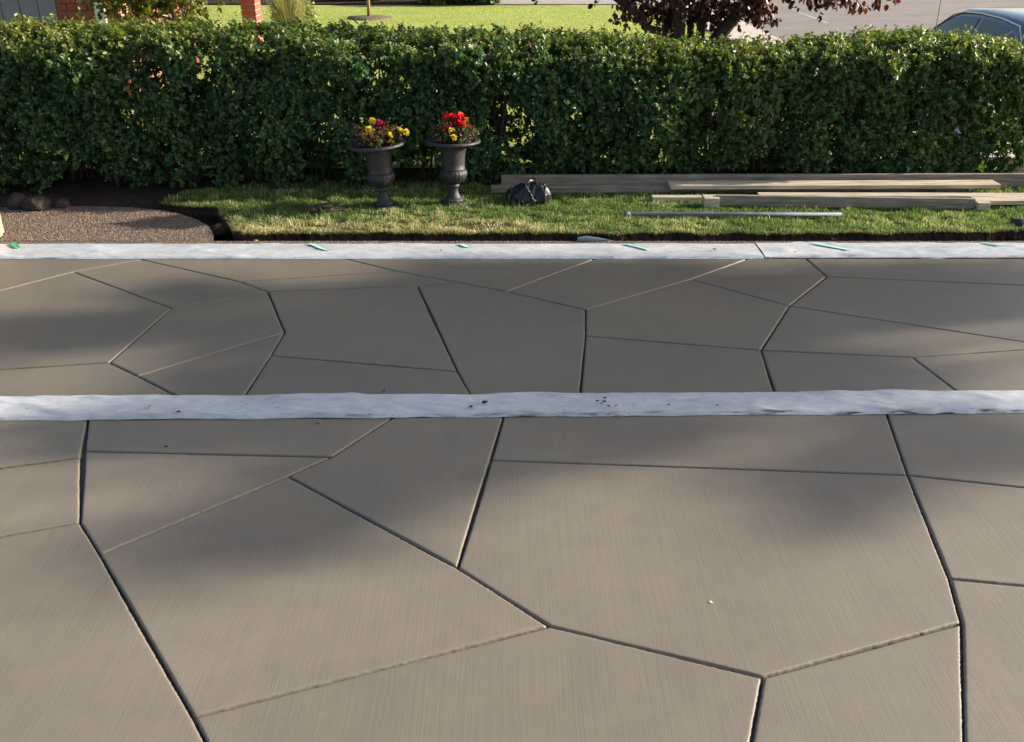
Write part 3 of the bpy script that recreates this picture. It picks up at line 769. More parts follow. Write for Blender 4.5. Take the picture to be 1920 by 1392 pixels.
V, Q, C = sprigs(S, D, 6, rng.uniform(.10, .2, len(S)), (.07, .12), lambda P, m_, per: np.array([.05, .09, .02])*rng.uniform(.6, 1.4, (m_*per, 1)), W=.9)
tag(link('crown', npmesh('crown', V, Q, None, M['leaf'], C), elm), kind='stuff')

# olive-leaved ornamental tree in front of the house
TM = np.array([-4.55, 13.9, -.15])
maple = tag(empty('ornamental_tree', tuple(TM)), 'low yellow-green leafy tree between the brick house and the brick pier', 'tree')
mb = MB(); limb(mb, (0, 0, 0), (.0, 0, 1.3), .06, .045, 8); mb.build('trunk', M['bark'], maple, True)
mcen = []
for (dx, dy, dz) in [(-.9,0,1.75),(-.5,.2,1.7),(-.2,-.2,1.8),(-1.1,-.1,1.85),(.2,.1,1.9),(-.7,.2,2.2),(-.3,0,2.4),(.3,.2,2.3),(-.1,.3,1.55),(-.6,-.2,1.45)]:
    mb = MB(); limb(mb, (0, 0, rng.uniform(.7, 1.3)), (dx, dy, dz), .03, .007, 6); mb.build('limb', M['bark'], maple, True); mcen.append((dx, dy, dz))
S = np.concatenate([np.array(c) + rng.normal(size=(95, 3))*np.array([.22, .25, .17]) for c in mcen]); S = S[S[:, 2] > 1.05]
V, Q, C = sprigs(S, rng.normal(size=S.shape) + np.array([0, 0, -.3]), 7, rng.uniform(.10, .18, len(S)), (.05, .08), lambda P, m_, per: np.array([.13, .13, .025])*rng.uniform(.45, 1.4, (m_*per, 1)), W=.75)
tag(link('crown', npmesh('crown', V, Q, None, M['leaf'], C), maple), kind='stuff')

def shrub(name, loc, rad, n_, col, label, leaf=(.04, .08), per=6, cat='shrub', group=None):
    t = tag(empty(name, loc), label, cat, group)
    mb = MB()
    for _ in range(5): mb.tube([(0, 0, -.05), (rng.normal()*rad[0]*.25, rng.normal()*rad[1]*.25, rad[2]*.9), (rng.normal()*rad[0]*.5, rng.normal()*rad[1]*.5, rad[2]*1.5)], [.015, .01, .004], 5)
    mb.build('stem', M['bark'], t, True)
    u = norm(rng.normal(size=(n_, 3))); S_ = u*np.array(rad)*rng.uniform(.55, 1.05, (n_, 1)) + np.array([0, 0, rad[2]]); S_[:, 2] = np.maximum(S_[:, 2], .02)
    V, Q, C = sprigs(S_, u + np.array([0, 0, .3]), per, rng.uniform(.08, .16, n_), leaf, lambda P, m_, p_: np.array(col)*rng.uniform(.5, 1.5, (m_*p_, 1)), W=.8)
    tag(link('foliage', npmesh('foliage', V, Q, None, M['leaf'], C), t), kind='stuff'); return t
a = g(605, 34, -.33); shrub('shrub', (a[0]+.35, 24.0, -.34), (.42, .4, .55), 420, (.14, .17, .04), 'small rounded green shrub beside the pale ornamental grass', (.05, .09))
a = g(862, 13, -.34)
for k, (px, r_, lab) in enumerate([(812,.6,'low leafy shrub at the far lawn edge, left of the far bed planting'),(860,.8,'largest green shrub at the far edge of the mown lawn'),(908,.55,'low leafy shrub at the far lawn edge nearest the paved path')]):
    b = g(px, 11, -.34); shrub('shrub', (b[0], 34.4, -.32), (r_, .5, r_*.75), 420, (.10, .15, .03), lab, (.10, .2), group='shrubs at the far lawn edge')
b = g(660, 8, -.34); shrub('shrub', (b[0], 35.2, -.32), (1.0, .4, .35), 300, (.12, .06, .03), 'low reddish brown shrub below the far house wall', (.08, .15))
# pale ornamental grass
og = tag(empty('ornamental_grass', (-4.95, 22.2, -.33)), 'pale feathery clump of ornamental grass beyond the hedge', 'grass clump')
NB = 900; a_ = rng.uniform(0, 6.28, NB); le = rng.uniform(.1, .6, NB); h_ = rng.uniform(.9, 1.7, NB)
ts = np.linspace(0, 1, 5); V = []; 
P0 = np.stack([np.cos(a_)*.12*rng.random(NB), np.sin(a_)*.12*rng.random(NB), 0*a_], -1)
V = np.zeros((NB, 10, 3))
for i, t in enumerate(ts):
    c_ = P0 + np.stack([np.cos(a_)*le*t**1.6, np.sin(a_)*le*t**1.6, h_*t*(1 - .28*t*le)], -1)
    w_ = np.stack([-np.sin(a_), np.cos(a_), 0*a_], -1)*(.010*(1 - .85*t))
    V[:, 2*i] = c_ - w_; V[:, 2*i+1] = c_ + w_
Q = np.concatenate([np.stack([np.arange(NB)*10+2*i, np.arange(NB)*10+2*i+1, np.arange(NB)*10+2*i+3, np.arange(NB)*10+2*i+2], -1) for i in range(4)])
tag(link('blades', npmesh('blades', V.reshape(-1, 3), Q, None, M['grass'], np.repeat(np.array([.34, .32, .14])*rng.uniform(.6, 1.3, (NB, 1)), 10, 0)), og), kind='stuff')
# staked sapling in a mulch ring
b = g(692, 34, -.34)
sap = tag(empty('sapling', (b[0], b[1], -.345)), 'thin young tree in a round mulch ring on the far lawn', 'tree')
mb = MB(); mb.tube([(0,0,0),(.01,0,.8),(0,0,1.8),(.03,.02,2.8)], [.055,.045,.04,.02], 8); M['sapbark'] = mat('sapling_bark', (.30,.22,.11), .8, .3, 8); mb.build('trunk', M['sapbark'], sap, True)
mb = MB(); mb.lathe([(.66,-.02),(.6,.035),(.3,.06),(.0,.06)], 40, lambda t, z: 1 + .06*math.sin(3*t)+.03*math.sin(7*t)); M['mulch'] = mat('mulch', (.13,.10,.06), .95, .5, 12, .8, .03, 30); mb.build('mulch_ring', M['mulch'], sap, True)
S = norm(rng.normal(size=(260, 3)))*np.array([.7,.7,.9])*rng.uniform(.3,1,(260,1)) + np.array([0,0,3.0])
V, Q, C = sprigs(S, rng.normal(size=S.shape), 6, rng.uniform(.1,.2,260), (.06,.1), lambda P,m_,p_: np.array([.10,.16,.03])*rng.uniform(.6,1.4,(m_*p_,1)))
tag(link('crown', npmesh('crown', V, Q, None, M['leaf'], C), sap), kind='stuff')

# ================================================================== HOUSES
M['brick'] = mat('red_brick', (.30, .085, .05), .85, .3, 5, .4, .006, 60)
M['brick_p'] = mat('pale_brick', (.42, .22, .18), .85, .25, 5, .4, .006, 60)
M['mortar'] = mat('mortar', (.40, .36, .33), .9, .1, 12)
M['siding'] = mat('blue_grey_siding', (.22, .215, .27), .7, .08, 3)
M['white'] = mat('white_trim', (.72, .72, .74), .45, .04, 3)
M['roofing'] = mat('grey_shingles', (.12, .11, .105), .9, .3, 6)
HY = 15.0
hs = tag(empty('brick_house', (-8.0, HY, -.15)), 'brick house with blue-grey board siding and white downpipe behind the hedge', 'house')
def hx(px): return at(px, 25, HY)[0] + 8.0
xa, xb, xc, xd = hx(107), hx(184), hx(203), hx(223)
mb = MB(); mb.box(-4, xb + .02, .06, 3.30, 0, 3.0); mb.build('wall', M['mortar'], hs)
mb = MB(); mb.box(xb + .021, xd - .012, .012, 3.34, 0, 3.0); mb.build('corner_wall', M['mortar'], hs)
bme = []
for m_ in (M['brick'], M['brick_p']):
    q_ = MB(); q_.box(0, .285, 0, .05, 0, .085); bme.append(q_.mesh('brick', m_))
    q_ = MB(); q_.box(0, .135, 0, .05, 0, .085); bme.append(q_.mesh('brick', m_))
    q_ = MB(); q_.box(0, .03, 0, .285, 0, .085); bme.append(q_.mesh('brick', m_))
for r_ in range(22):                                   # front brickwork beside the siding
    z = .02 + r_*.1; x = xa + .01 - (.15 if r_ % 2 else 0)
    while x < xb - .02:
        pale = rng.random() < .12
        if x < xa: link('brick', bme[1 + 3*pale], hs, (xa + .01, .02, z))
        elif x + .285 > xb + .02:
            if x + .135 < xb + .05: link('brick', bme[1 + 3*pale], hs, (x, .02, z))
        else: link('brick', bme[0 + 3*pale], hs, (x, .02, z))
        x += .30
    x = xb + .03
    while x + .135 < xd + .03:
        link('brick', bme[1], hs, (x, -.035, z)); x += .15
    for k in range(11):                                # side wall, facing the sun
        y = .02 + k*.30 + (.15 if r_ % 2 else 0)
        link('brick', bme[2 + 3*(rng.random() < .15)], hs, (xd - .012, y, z))
sb = MB(); sb.box(0, .262, 0, .03, 0, 2.6); sbm = sb.mesh('siding_board', M['siding'])
for k in range(11): link('siding_board', sbm, hs, (xa - .275*(k + 1), .03, .05))
mb = MB(); mb.box(xb - .008, xc - .012, -.10, -.015, .05, 2.9); dp = mb.build('downpipe', M['white'], hs)
mb = MB()
for z in (.5, 1.5, 2.4): mb.box(xb - .02, xc, -.02, -.008, z, z + .04)
mb.build('bracket', M['white'], dp)
mb = MB(); V = [(-4.3,-.5,2.95),(xd+.5,-.5,2.95),(xd+.5,3.9,2.95),(-4.3,3.9,2.95),(-3,1.7,4.0),(xd-.8,1.7,4.0)]
mb.add(V, [(0,1,5,4),(1,2,5),(2,3,4,5),(3,0,4),(3,2,1,0)]); mb.build('roof', M['roofing'], hs)
# free-standing brick pier beyond the ornamental tree
px0 = at(452, 20, 18.0)[0]
pr = tag(empty('brick_pier', (px0, 18.0, -.30)), 'free-standing red brick pier right of the yellow-green tree', 'pier')
mb = MB(); mb.box(.012, .25, .012, .40, 0, 2.4); mb.build('core', M['mortar'], pr)
q1 = MB(); q1.box(0, .26, 0, .135, 0, .085); q1m = q1.mesh('brick', M['brick'])
for r_ in range(24):
    for k in range(3): link('brick', q1m, pr, (.0, k*.142, .01 + r_*.1))
mb = MB(); mb.box(-.04, .30, -.04, .46, 2.41, 2.48); mb.build('cap', M['walk'], pr)
# far house across the lawn
fh = tag(empty('far_house', (-6.5, 38.6, -.32)), 'grey rendered house wall beyond the mown lawn', 'house')
M['render'] = mat('grey_render', (.22, .21, .23), .9, .12, 2)
mb = MB(); mb.box(-8, 5.9, 0, 8, 0, 3.2); mb.build('wall', M['render'], fh)
d0 = at(768, 5, 38.6)[0] + 6.5
mb = MB(); mb.box(d0 - .5, d0 + .05, -.05, -.004, 0, 2.1); dr = mb.build('door', M['white'], fh)
mb = MB(); mb.tube([(d0 - .42, -.09, 1.0), (d0 - .34, -.09, 1.0)], .018, 6); mb.build('handle', M['iron'], dr)
mb = MB(); mb.box(d0 + .07, d0 + .40, -.06, -.006, 0, 2.3); mb.build('shutter', M['brick'], fh)
for k in range(3):
    mb = MB(); mb.box(-6.6 + 3.4*k, -5.2 + 3.4*k, -.03, -.004, 1.2, 2.3); wn_ = mb.build('window', M['white'], fh)
    M.setdefault('glass', mat('window_glass', (.02, .025, .03), .06, .1, 2)); mb = MB(); mb.box(-6.52 + 3.4*k, -5.28 + 3.4*k, -.034, -.031, 1.28, 2.22); mb.build('pane', M['glass'], wn_)
mb = MB(); mb.add([(-8.4,-.5,3.2),(6.3,-.5,3.2),(6.3,8.5,3.2),(-8.4,8.5,3.2),(-5,4,5),(3,4,5)], [(0,1,5,4),(1,2,5),(2,3,4,5),(3,0,4),(3,2,1,0)]); mb.build('roof', M['roofing'], fh)

# ================================================================== CAR
M['carpaint'] = mat('dark_blue_paint', (.045, .068, .14), .22, .05, 3, coat=1.0)
M['carglass'] = mat('tinted_glass', (.015, .03, .035), .04, .05, 2, spec=.8)
M['chrome'] = mat('bright_trim', (.7, .7, .72), .2, .05, 3, metal=1.0)
M['tyre'] = mat('tyre_rubber', (.018, .018, .018), .8, .2, 20)
M['lamp'] = mat('red_lamp', (.35, .015, .015), .15, .1, 10)
car = tag(empty('parked_car', (7.72, 15.6, -.445), R(1.5)), 'dark blue car parked on the road behind the right end of the hedge', 'car')
car.scale = (1.1, 1.1, 1.1)
def loft(rows, mat_, name, parent, close=False):
    m_ = len(rows[0]); V = [p for r in rows for p in r]; F = []
    for i in range(len(rows) - 1):
        for k in range(m_ - 1): F.append((i*m_+k, i*m_+k+1, (i+1)*m_+k+1, (i+1)*m_+k))
    if close: F += [tuple(range(m_)), tuple((len(rows)-1)*m_ + k for k in range(m_-1, -1, -1))]
    o = link(name, mesh(name, V, F, mat_, True), parent); return o
ST_ = [(-2.12,.62,.66),(-2.08,.86,.76),(-1.9,.95,.82),(-1.4,.97,.86),(-.6,.96,.87),(.2,.94,.87),(.9,.92,.86),(1.5,.86,.83),(1.95,.76,.76),(2.12,.58,.62)]
rows = []
for (y, zb, hw) in ST_:
    half = [(hw*.90, .24), (hw*.99, .34), (hw, .52), (hw*.985, zb - .10), (hw*.95, zb - .03), (hw*.86, zb), (0, zb + .015)]
    rows.append([(x, y, z) for x, z in half] + [(-x, y, z) for x, z in half[-2::-1]])
loft(rows, M['carpaint'], 'body', car, True)
GH = [(-1.98,.95,.76,.74),(-1.86,1.20,.74,.66),(-1.74,1.35,.74,.61),(-1.5,1.425,.745,.585),(-1.0,1.465,.755,.575),(-.4,1.475,.76,.57),(.1,1.45,.76,.565),(.4,1.39,.755,.57),(.75,1.20,.74,.62),(1.2,.94,.72,.70)]
rows = []
for (y, zt, wb, wt) in GH:
    half = [(wb, .93), (wb + (wt - wb)*.5, .93 + (zt - .93)*.5), (wt + .01, zt - .05*min(1, (zt-.93)/.3)), (wt*.93, zt - .015*min(1, (zt-.93)/.3)), (wt*.5, zt), (0, zt + .006)]
    rows.append([(x, y, z) for x, z in half] + [(-x, y, z) for x, z in half[-2::-1]])
loft(rows, M['carpaint'], 'cabin', car, True)
def gz(y):
    ys = [r[0] for r in GH]; return tuple(np.interp(y, ys, [r[k] for r in GH]) for k in (1, 2, 3))
def side_pt(y, f, s, off=.012):
    zt, wb, wt = gz(y); zt -= .055; z = .95 + (zt - .95)*f; x = wb + (wt + .01 - wb)*((z - .93)/(max(zt, .95) - .93 + 1e-6)); return (s*(x + off), y, z)
def side_window(ys, tops, s, name):
    V = []; 
    for y, t in zip(ys, tops): V += [side_pt(y, .02, s), side_pt(y, t*.5, s), side_pt(y, t, s)]
    F = [(3*i+k, 3*i+3+k, 3*i+4+k, 3*i+1+k) for i in range(len(ys)-1) for k in (0, 1)]
    return link(name, mesh(name, V, F, M['carglass'], True), car)
for s in (-1, 1):
    side_window([-.42, -.2, .1, .35, .55, .80], [.88, .88, .88, .86, .84, .70], s, 'side_window')
    side_window([-1.60, -1.5, -1.2, -.9, -.52], [.30, .66, .84, .88, .88], s, 'side_window')
    mb = MB(); mb.tube([side_pt(y, f, s, .016) for y, f in [(1.05,.9),(.75,1.0),(.4,1.0),(.1,1.0),(-.4,1.0),(-1.0,1.0),(-1.5,.98),(-1.72,.72),(-1.78,.2)]], .011, 6); mb.build('window_trim', M['chrome'], car, True)
    mb = MB(); mb.box(s*.80 - .06, s*.80 + .06, .62, .80, .97, 1.09) ; mb.v = [(x + s*.09, y, z) for x, y, z in mb.v]; mb.build('mirror', M['carpaint'], car)
    mb = MB(); mb.box(s*.70 - .10, s*.70 + .10, -2.115, -2.0, .66, .84); mb.build('tail_lamp', M['lamp'], car)
    mb = MB(); mb.box(s*.55 - .13, s*.55 + .13, 2.0, 2.10, .56, .68); mb.build('headlight', M['chrome'], car)
    for y in (-1.32, 1.32):
        w_ = MB(); w_.lathe([(.19,-.10),(.29,-.10),(.31,-.06),(.31,.06),(.29,.10),(.19,.10)], 28); me_ = w_.mesh('tyre', M['tyre'], True)
        t_ = link('tyre', me_, car, (s*.80, y, .31)); t_.rotation_euler = (0, R(90), 0)
        w_ = MB(); w_.lathe([(.0,.07),(.05,.085),(.19,.06),(.2,.095)], 20); r__ = link('rim', w_.mesh('rim', M['chrome'], True), t_)
        if s < 0: r__.rotation_euler = (R(180), 0, 0)
    for y in (-.62, .30):
        mb = MB(); mb.tube([(s*.885, y, .82), (s*.90, y+.03, .82), (s*.90, y+.17, .82), (s*.885, y+.2, .82)], .011, 6); mb.build('door_handle', M['chrome'], car, True)
def cross_glass(ys, wf, name, off):
    V = []
    for y in ys:
        zt, wb, wt = gz(y)
        for u in np.linspace(-1, 1, 9):
            hw = (wt*.93)*wf; V.append((u*hw, y + off, zt + .006 - .012*abs(u)**3 + .010))
    F = [(9*i+k, 9*i+k+1, 9*i+10+k, 9*i+9+k) for i in range(len(ys)-1) for k in range(8)]
    return link(name, mesh(name, V, F, M['carglass'], True), car)
cross_glass([-1.955, -1.86, -1.74, -1.64], .93, 'rear_window', -.010)
cross_glass([.44, .75, 1.15], .93, 'windscreen', .012)
mb = MB(); mb.box(-.78, .78, -2.19, -2.09, .36, .56); mb.build('bumper', M['carpaint'], car)
mb = MB(); mb.box(-.24, .24, -2.13, -2.118, .70, .82); mb.build('number_plate', M['white'], car)

# thin rod behind the hedge
a = at(1757, 40, 11.2); M['rod'] = mat('dark_rod', (.06, .035, .03), .6, .2, 5)
rd = tag(empty('marker_rod', (a[0], 11.2, -.1)), 'thin dark upright rod behind the hedge left of the car', 'rod')
mb = MB(); mb.tube([(0,0,-.05),(0,0,1.2),(.004,0,2.4)], .0045, 6); mb.build('shaft', M['rod'], rd, True)
mb = MB(); mb.tube([(.004,0,2.39),(.004,0,2.46)], .012, 8); mb.build('cap', M['rod'], rd, True)

# ================================================================== URNS AND FLOWERS
def make_urn(px, py, label, rz, tilt):
    x, y = g(px, py, ZL)
    t = tag(empty('urn', (x, y, ZL - .01), rz), label, 'urn', 'urns in front of the hedge'); t.rotation_euler = (tilt[0], tilt[1], rz)
    mb = MB(); mb.add([(sx*r_, sy*r_, z) for z, r_ in ((0,.122),(.022,.122),(.030,.112)) for sx, sy in ((1,.45),(.45,1),(-.45,1),(-1,.45),(-1,-.45),(-.45,-1),(.45,-1),(1,-.45))],
        [(i*8+k, i*8+(k+1)%8, i*8+8+(k+1)%8, i*8+8+k) for i in range(2) for k in range(8)] + [tuple(16+k for k in range(8))]); mb.build('plinth', M['iron'], t)
    mb = MB(); mb.lathe([(.0,.030),(.088,.031),(.092,.042),(.088,.054),(.078,.058),(.068,.072),(.052,.095),(.044,.12),(.042,.145),(.046,.16),(.054,.165),(.057,.175),(.053,.186),(.048,.192)], 40); mb.build('pedestal', M['iron'], t, True)
    def gad(tt, z): return 1 + .045*(abs(math.cos(11*tt)) - .5)*(1 if .20 < z < .31 else 0)
    mb = MB(); mb.lathe([(.050,.190),(.062,.197),(.092,.218),(.114,.245),(.125,.272),(.127,.292),(.122,.308),(.114,.318),(.107,.324)], 88, gad); bw = mb.build('bowl', M['iron'], t, True)
    mb = MB(); mb.lathe([(.107,.322),(.112,.328),(.112,.336),(.107,.341),(.107,.38),(.110,.43),(.116,.48),(.124,.515),(.140,.540),(.165,.556)], 48); mb.build('body', M['iron'], t, True)
    def egg(tt, z): return 1 + (.012*math.cos(26*tt) if z < .575 else 0)
    mb = MB(); mb.lathe([(.160,.553),(.205,.562),(.240,.562),(.252,.568),(.256,.577),(.250,.588),(.236,.594),(.215,.590),(.195,.575),(.18,.545)], 104, egg); mb.build('rim', M['iron'], t, True)
    mb = MB(); mb.lathe([(.186,.552),(.12,.562),(.05,.566),(.0,.566)], 30, lambda tt, z: 1); mb.build('potting_soil', M['soil'], t, True)
    return t, (x, y, ZL + .555)
def flower_mesh(r_, layers, col, name, n_=11, var=.2):
    P = []; U = []; Nn = []; L = []
    for l in range(layers):
        f = l/max(1, layers-1); k = max(4, int(n_*(1 - .5*f)))
        for i in range(k):
            a = 6.283*(i + .5*l)/k + rng.normal()*.1; el = .05 + 1.25*f
            u = np.array([math.cos(a)*math.cos(el), math.sin(a)*math.cos(el), math.sin(el)])
            P.append(u*.12*r_ + np.array([0, 0, .1*r_*l])); U.append(u); Nn.append(np.array([-math.cos(a)*math.sin(el), -math.sin(a)*math.sin(el), math.cos(el)])); L.append(r_*(1 - .35*f)*rng.uniform(.85, 1.1))
    P, U, Nn, L = map(np.array, (P, U, Nn, L)); C = np.array(col)*rng.uniform(1-var, 1+var, (len(P), 1))
    V, Q, C = leaves(P, U, Nn, L, .85, C); return npmesh(name, V, Q, None, M['petal'], C)
FM = {'yellow': flower_mesh(.036, 4, (.82, .66, .06), 'flower'), 'gold': flower_mesh(.034, 4, (.76, .46, .03), 'flower'), 'orange': flower_mesh(.032, 3, (.42, .10, .01), 'flower'),
      'magenta': flower_mesh(.045, 3, (.28, .01, .10), 'flower', 9), 'crimson': flower_mesh(.042, 3, (.40, .012, .06), 'flower', 9), 'red': flower_mesh(.030, 2, (.60, .012, .022), 'flower', 6),
      'seed': flower_mesh(.024, 3, (.28, .30, .12), 'flower')}
M['stemg'] = mat('green_stem', (.06, .09, .03), .7, .3, 10)
def planting(urn, base, label, heads, cols, spread, name):
    t = tag(empty(name, base), label, 'flowers')
    S_ = np.stack([rng.normal(size=430)*spread, rng.normal(size=430)*spread*.8, np.abs(rng.normal(size=430))*.045 + .012], -1); S_ = S_[np.hypot(S_[:, 0], S_[:, 1]) < .20]
    V, Q, C = sprigs(S_, rng.normal(size=S_.shape)*.6 + np.array([0, -.1, 1]), 8, rng.uniform(.04, .09, len(S_)), (.014, .034), lambda P, m_, p_: np.array(cols)[rng.integers(0, len(cols), m_)].repeat(p_, 0)*rng.uniform(.5, 1.5, (m_*p_, 1)), W=.55)
    tag(link('foliage', npmesh('foliage', V, Q, None, M['leaf'], C), t), kind='stuff')
    for (px, py, kind, dy) in heads:
        a = at(px, py, base[1] + dy); p = Vector((a[0]-base[0], dy, a[2]-base[2]))
        f = link('flower', FM[kind], t, p); f.rotation_euler = (R(40) + rng.normal()*.25, rng.normal()*.3, rng.uniform(0, 6.28)); s_ = rng.uniform(.9, 1.2); f.scale = (s_, s_, s_)
        mb = MB(); mb.tube([(0, 0, 0), Vector((rng.normal()*.01, .012, -.05)), Vector((-p.x*.5, -p.y*.5, -max(.02, p.z)))], .0022, 5); 
        so_ = mb.build('stalk', M['stemg'], t, True); so_.location = p
    return t
u1, b1 = make_urn(722, 387, 'dark urn on the left, planted with yellow marigolds and one magenta bloom', .2, (R(-1), R(-4)))
u2, b2 = make_urn(851, 381, 'dark urn on the right, planted with a bright red flower cluster', 1.0, (R(-1), R(2.0)))
b1 = (g(722,387,ZL)[0] - .035, b1[1], b1[2]); b2 = (g(851,381,ZL)[0] + .02, b2[1], b2[2])
planting(u1, b1, 'yellow marigolds with a magenta bloom growing in the left urn',
    [(698,228,'yellow',.02),(747,245,'yellow',0),(761,249,'yellow',-.02),(730,255,'yellow',-.1),(685,256,'gold',-.1),(711,233,'magenta',0),(719,237,'crimson',-.02),(713,266,'seed',-.16),(681,243,'orange',0),(692,244,'yellow',-.05),(705,247,'orange',-.02),(725,246,'orange',.03),(738,250,'seed',0)],
    [(.10,.075,.025),(.07,.085,.025),(.14,.085,.035),(.05,.04,.03)], .105, 'marigolds')
red = [(833+dx, 225+dy, 'red', dd) for dx, dy, dd in [(0,0,0),(6,-4,.02)]]
for _ in range(26): red.append((852 + rng.normal()*7.5, 226 + rng.normal()*7, 'red', rng.uniform(-.06, .03)))
for _ in range(6): red.append((866 + rng.normal()*4, 233 + rng.normal()*3, 'red', rng.uniform(-.06, .0)))
for _ in range(5): red.append((838 + rng.normal()*3, 243 + rng.normal()*3.5, 'red', -.08))
planting(u2, b2, 'bright red flower cluster with a few yellow blooms growing in the right urn',
    red + [(847,247,'yellow',-.11),(850,259,'yellow',-.16),(874,226,'orange',0),(880,240,'orange',-.02),(866,252,'orange',-.08)],
    [(.085,.095,.025),(.06,.085,.02),(.10,.05,.03),(.04,.04,.03)], .10, 'red_flowers')

# ================================================================== TIMBER, BAG, PIPE
def board(p0, p1, w, h, z0, m_, label, tilt=0.0, dz=0.0, name='timber_board'):
    """p0/p1 photo points of its near lower edge ends (on level z0); w depth, h height"""
    a = Vector((*p0, z0)); b = Vector((*p1, z0 + dz)); L_ = (b - a).length; n_ = max(2, int(L_/.15))
    V = []; F = []; bow = rng.uniform(-.004, .004); ch = .003
    sec = [(0, ch), (ch, 0), (w - ch, 0), (w, ch), (w, h - ch), (w - ch, h), (ch, h), (0, h - ch)]
    for i in range(n_ + 1):
        t = i/n_; o_ = bow*math.sin(math.pi*t)
        for (yy, zz) in sec: V.append((t*L_, yy + o_ + .0012*mnoise.noise(Vector((t*L_*4, yy*30, zz*30))), zz + .0012*mnoise.noise(Vector((t*L_*4, yy*30+7, zz*30)))))
    for i in range(n_):
        for k in range(8): F.append((i*8+k, i*8+(k+1)%8, i*8+8+(k+1)%8, i*8+8+k))
    F.append(tuple(range(7, -1, -1))); F.append(tuple(n_*8 + k for k in range(8)))
    V = [(x, y, z) for x, y, z in V]
    o = link(name, mesh(name, V, F, m_), None, a); d = b - a
    o.rotation_euler = (tilt, -math.asin(d.z/L_), math.atan2(d.y, d.x))
    return tag(o, label, 'board', 'timber lying on the lawn strip')
z0 = ZL + .005
P_ = lambda px, py, z=z0: g(px, py, z)
r0 = P_(940, 361); r1 = P_(1640, 366)
def cont(a, b, x): t = (x - a[0])/(b[0] - a[0]); return (x, a[1] + (b[1] - a[1])*t)
board((r0[0], 9.03), (6.0, 9.10), .04, .135, z0, M['wood_grey'], 'longest weathered plank on edge at the back of the timber pile, nearest the hedge')
board((P_(921,366)[0], 8.885), (4.4, 8.93), .10, .055, z0, M['wood_grey'], 'grey plank whose cut end juts out left of the black bag')
board((P_(1258,370)[0], 8.80), (P_(1885,372)[0], 8.84), .185, .038, z0 + .058, M['wood_pale'], 'wide pale plank lying flat on top in the middle of the timber pile', dz=.0)
board((P_(1227,384)[0], 8.60), (P_(1321,385)[0], 8.60), .085, .040, z0, M['wood_pale'], 'short pale offcut lying left of the square block end')
board((P_(1346,391)[0], 8.455), (P_(1838,402)[0], 8.33), .042, .098, z0, M['wood_grey'], 'dark plank on edge at the front of the timber pile, with a pale upper edge')
board((P_(1835,392)[0], 8.40), (5.6, 8.46), .16, .040, z0 + .02, M['wood_pale'], 'pale plank running out of view at the right end of the timber pile')
board((P_(1420,372)[0], 8.62), (4.9, 8.60), .12, .05, z0, M['wood_pale'], 'pale plank lying between the front plank and the wide top plank')
bl = board((P_(1318,386)[0], 8.40), (P_(1346,386)[0], 8.40), .14, .085, z0, M['wood_pale'], 'square-ended pale timber block pointing towards the drive', name='timber_block')
st = board((P_(1838,396)[0] - .02, 8.30), (P_(1838,396)[0] + .09, 8.30), .16, .07, z0, M['wood_pale'], 'pale block against the right end of the front plank', name='timber_block')
# peg standing in the grass
x, y = P_(1529, 398); mb = MB(); mb.add([(-.008,-.008,-.03),(.008,-.008,-.03),(.008,.008,-.03),(-.008,.008,-.03),(-.007,-.006,.055),(.007,-.006,.065),(.007,.006,.07),(-.007,.006,.06)], [(0,3,2,1),(4,5,6,7),(0,1,5,4),(1,2,6,5),(2,3,7,6),(3,0,4,7)])
tag(mb.build('peg', M['wood_pale'], None, loc=(x, y, ZL)), 'small pale wooden peg standing behind the grey pipe', 'peg')
# black bag
import bmesh
NT, NR = 220, 60; V = []; F = []
for i in range(NR + 1):
    r = i / NR
    for k in range(NT):
        th = 2*math.pi*k/NT; cx_, sy_ = math.cos(th), math.sin(th)
        hem = .198*(1 + .16*mnoise.noise(Vector((cx_*1.3, sy_*1.3, 4))))
        ph = 1.6*mnoise.noise(Vector((cx_*1.1 + 5, sy_*1.1, r*1.2)))
        pleat = math.sin(5*th + 3.1*ph) + .55*math.sin(9*th - 4*ph + 2.0*r) 
        rr = hem*math.sin(r*math.pi/2)*(1 + .06*r*pleat)
        z = .175*max(0.0, math.cos(r*math.pi/2))**.85*(1 + .22*cx_*r)
        x_, y_ = rr*cx_*1.05 + .030*(1 - r), rr*sy_*.82
        q1 = Vector((x_*7, y_*7, z*7))
        crease = math.exp(-((mnoise.noise(q1*.9 + Vector((2, 7, 1))))/.10)**2); crease2 = math.exp(-((mnoise.noise(q1*1.7 + Vector((9, 1, 4))))/.09)**2)
        fade = min(1.0, (1 - r)/.12)
        z += (.022*mnoise.noise(q1*.8) + .020*crease - .012*crease2 + .014*pleat*r)*fade
        y_ -= .016*crease*max(0, -sy_) ; x_ += .012*mnoise.noise(q1*1.1 + Vector((3, 3, 3)))
        V.append((x_, y_, max(z, .0) - .095))
for i in range(NR):
    for k in range(NT): F.append((i*NT+k, (i+1)*NT+k, (i+1)*NT+(k+1)%NT, i*NT+(k+1)%NT))
me = mesh('cloth', V, F, M['bag'], True)
x, y = P_(990, 384); bag = tag(empty('black_bag', (x, y + .13, ZL)), 'crumpled black cloth bag slumped over the left end of the boards', 'bag')
link('cloth', me, bag, (0, 0, .105))
mb = MB(); mb.tube([(.09,-.10,.10),(.085,-.06,.165),(.07,-.01,.205),(.05,.05,.215)], [.005,.007,.007,.005], 8); mb.build('strap', M['bag'], bag, True)
